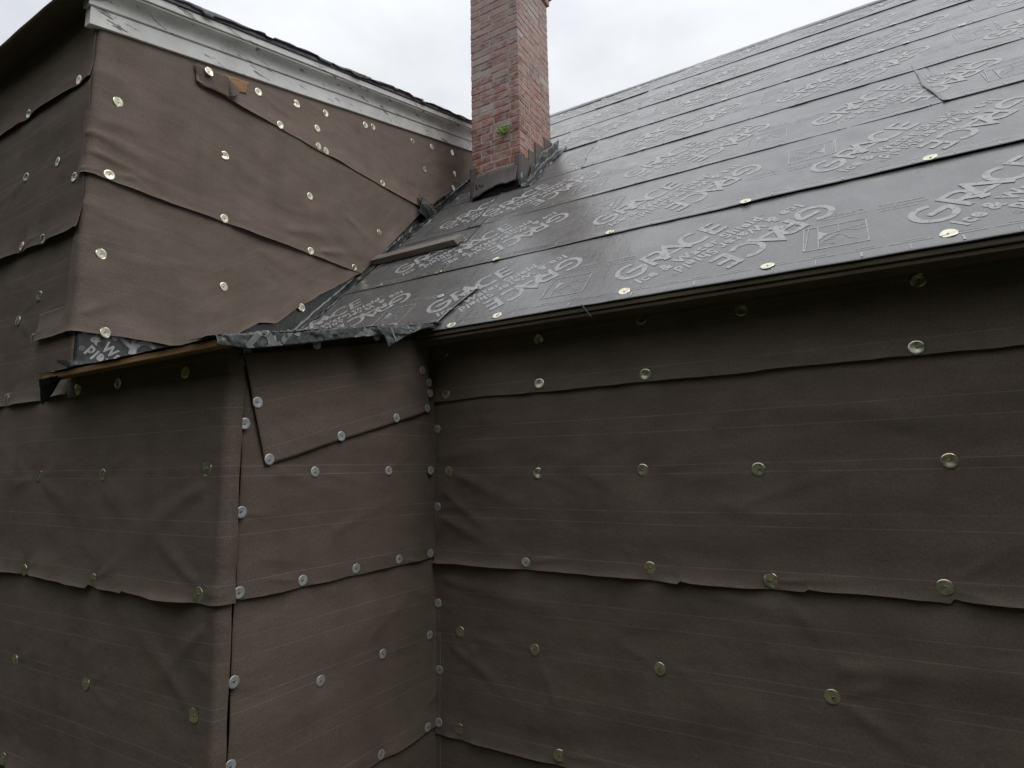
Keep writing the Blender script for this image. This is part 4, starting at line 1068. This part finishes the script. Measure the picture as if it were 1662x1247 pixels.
ROWTXT = {   # sheet, where the row runs, counted from
 ('R', 'eave'): ('R1', 'cap nail close under the eave of the right wall', 'from the inside corner'),
 ('R', 'lap1'): ('R1', 'cap nail on the right wall\'s upper lap edge', 'from the inside corner'),
 ('R', 'mid1'): ('R2', 'cap nail midway between the right wall\'s two upper laps', 'from the inside corner'),
 ('R', 'lap2'): ('R2', 'cap nail on the right wall\'s curled middle lap', 'from the inside corner'),
 ('R', 'mid2'): ('R3', 'cap nail below the right wall\'s curled middle lap', 'from the inside corner'),
 ('R', 'lap3'): ('R3', 'cap nail on the right wall\'s lowest lap edge', 'from the inside corner'),
 ('R', 'corner'): (None, 'grey cap nail on the right-hand fold of the inside corner', 'from the top'),
 ('M', 'inner'): (None, 'grey cap nail just left of the inside corner', 'from the top'),
 ('M', 'flap'): ('P', 'grey cap nail around the skewed felt patch', 'from the left'),
 ('M', 'outer'): (None, 'grey cap nail beside the slit of the outer corner', 'from the top'),
 ('M', 'rake'): ('P', 'grey cap nail half hidden under the crumpled membrane edge', 'from the left'),
 ('M', 'mid1'): ('M1', 'grey cap nail below the skewed felt patch', 'from the outer corner'),
 ('M', 'lap'): ('M1', 'grey cap nail on the return wall\'s middle lap', 'from the outer corner'),
 ('M', 'mid2'): ('M2', 'grey cap nail below the return wall\'s middle lap', 'from the outer corner'),
 ('M', 'lap2'): ('M2', 'grey cap nail on the return wall\'s lowest lap edge', ''),
 ('L', 'under'): ('L0', 'dark cap nail in deep shade under the bare eave board', 'from the right'),
 ('L', 'mid1'): ('L1', 'dark cap nail above the near left wall\'s curled hem', 'from the right'),
 ('L', 'lap0'): ('A3', 'cap nail on the pale hem by the drooping black flap', 'from the flap'),
 ('L', 'lap1'): ('L1', 'greenish cap nail on the near left wall\'s curled hem', 'from the right'),
 ('L', 'mid2'): ('L2', 'greenish cap nail below the near left wall\'s curled hem', 'from the right'),
 ('L', 'lap2'): ('L2', 'cap nail on the lowest hem in the bottom left corner', ''),
 ('L', 'c3'): ('A3', 'cap nail just left of the black corner strip', 'from the top'),
 ('L', 'c2'): ('A2', 'dark cap nail amid the upper left wall\'s second sheet', 'from the corner'),
 ('L', 'c2lap'): ('A2', 'cap nail on the upper left wall\'s second hem', 'from the corner'),
 ('L', 'c1lap'): ('A1', 'cap nail on the first hem below the upper left soffit', 'from the corner'),
 ('U', 'top'): ('U1', 'cream cap nail close under the white trim', 'from the left'),
 ('U', 'lap1'): ('U1', 'cream cap nail on the upper side wall\'s top lap edge', 'from the left'),
 ('U', 'x'): ('U1', 'cream cap nail amid the upper side wall\'s top sheet', 'from the left'),
 ('U', 'mid1'): ('U2', 'cream cap nail across the side wall\'s middle sheet', 'from the left'),
 ('U', 'lap2'): ('U2', 'cream cap nail on the upper side wall\'s lower lap', 'from the left'),
 ('U', 'mid2'): ('U3', 'cream cap nail across the upper side wall\'s lowest sheet', 'from the left'),
 ('U', 'bot'): ('U3', 'bright cap nail on the hem right above the printed black corner strip', ''),
}
WG = {'R': 'cap nails on the right wall', 'M': 'cap nails on the return wall', 'L': 'cap nails on the near left wall', 'U': 'cap nails on the upper side wall'}
for w_, r_, ps in ROWS:
    sh, txt, frm = ROWTXT[(w_, r_)]
    order = sorted(range(len(ps)), key=lambda i: ps[i][0]) if frm in ('from the left',) else list(range(len(ps)))
    for i, p in enumerate(ps):
        k = order.index(i); lab = txt + (', %s %s' % (ORD[k], frm) if frm and len(ps) > 1 else '')
        uv = conv[w_](p)
        if sh == 'P': f = fl
        elif sh: f = F[sh]
        elif r_ == 'corner': f = F['R1' if p[1] > .37 else 'R2' if p[1] > -.48 else 'R3' if p[1] > -1.31 else 'R4']
        else: f = F['M1' if p[1] > -.45 else 'M2' if p[1] > -1.285 else 'M3']
        if r_ == 'outer' and i < 2: f = F['M1']
        if w_ == 'L' and sh and sh[0] == 'A': uv = (p[0] - XU, p[1])
        kind = 'zinc' if w_ == 'M' or r_ == 'corner' or (r_ == 'lap2' and w_ == 'R' and i == 0) else 'brass'
        if r_ == 'inner' and i < 4 or r_ == 'rake':
            f = fl
        if r_ == 'outer': uv = (max(uv[0], .054), uv[1])
        felt_cap(f, uv, kind, lab, WG[w_], .16 if w_ in 'RL' else .07, .012 if r_ == 'outer' and i > 1 else 0)
cap((XU + .048, 1.934, 2.389), (1, -.1, .1), 'brass', 'bright brass cap nail on the torn flap below the white trim', WG['U'])

ROOFROWS = [
 ('c0', 'pale brass cap nail near the main eave edge of the roof', 'from the left', [(-1.523,.047),(-.869,.068),(-.282,.073),(.299,.078)], 'brass'),
 ('s1', 'pale brass cap nail on the first membrane seam above the eave', 'from the left', [(-2.825,.817),(-2.306,.805),(-1.86,.800),(-1.125,.808),(-.416,.800),(.331,.815)], 'brass'),
 ('patch', 'white cap nail on the membrane patch\'s top edge', 'from the left', [(-3.013,.400),(-2.501,.404),(-2.059,.398),(-1.829,.404)], 'zinc'),
 ('c0', 'cap nail beside the lower right end of the membrane patch', '', [(-1.789,.023)], 'brass'),
 ('c3a', 'small cap nail near the joint right of the chimney foot', '', [(-1.83,2.40)], 'brass'),
 ('s3', 'distant pale cap nail on the third membrane seam above the eave', 'from the left', [(-1.265,2.385)], 'zinc'),
 ('s4', 'distant pale cap nail on the fourth membrane seam above the eave', 'from the left', [(-1.353,3.165),(-.756,3.17),(-.292,3.168),(.099,3.17),(.317,3.168),(.467,3.166),(.782,3.17)], 'zinc'),
 ('s5', 'distant pale cap nail on the fifth membrane seam above the eave', 'from the left', [(-1.35,3.952),(-.881,3.955),(.453,3.956)], 'zinc'),
 ('s6', 'distant pale cap nail on the topmost membrane seam below the ridge', 'from the left', [(-1.165,4.745),(.599,4.75)], 'zinc'),
]
for key, txt, frm, ps, kind in ROOFROWS:
    for i, p in enumerate(ps):
        k = key
        if key == 's1': k = 'c1a' if p[0] < -2.3 else 'c1'
        if key == 's3': k = 'c3'
        if key == 's4': k = 'c4'
        if key == 's5': k = 'c5'
        if key == 's6': k = 'c6'
        P = SURF[k].point(np.array(p[0]), np.array(p[1]))
        cap(P + np.array([0, -SN, CS]) * .002, (0, -SN, CS), kind, txt + (', %s %s' % (ORD[i], frm) if frm and len(ps) > 1 else ''), 'cap nails on the roof membrane', .05)
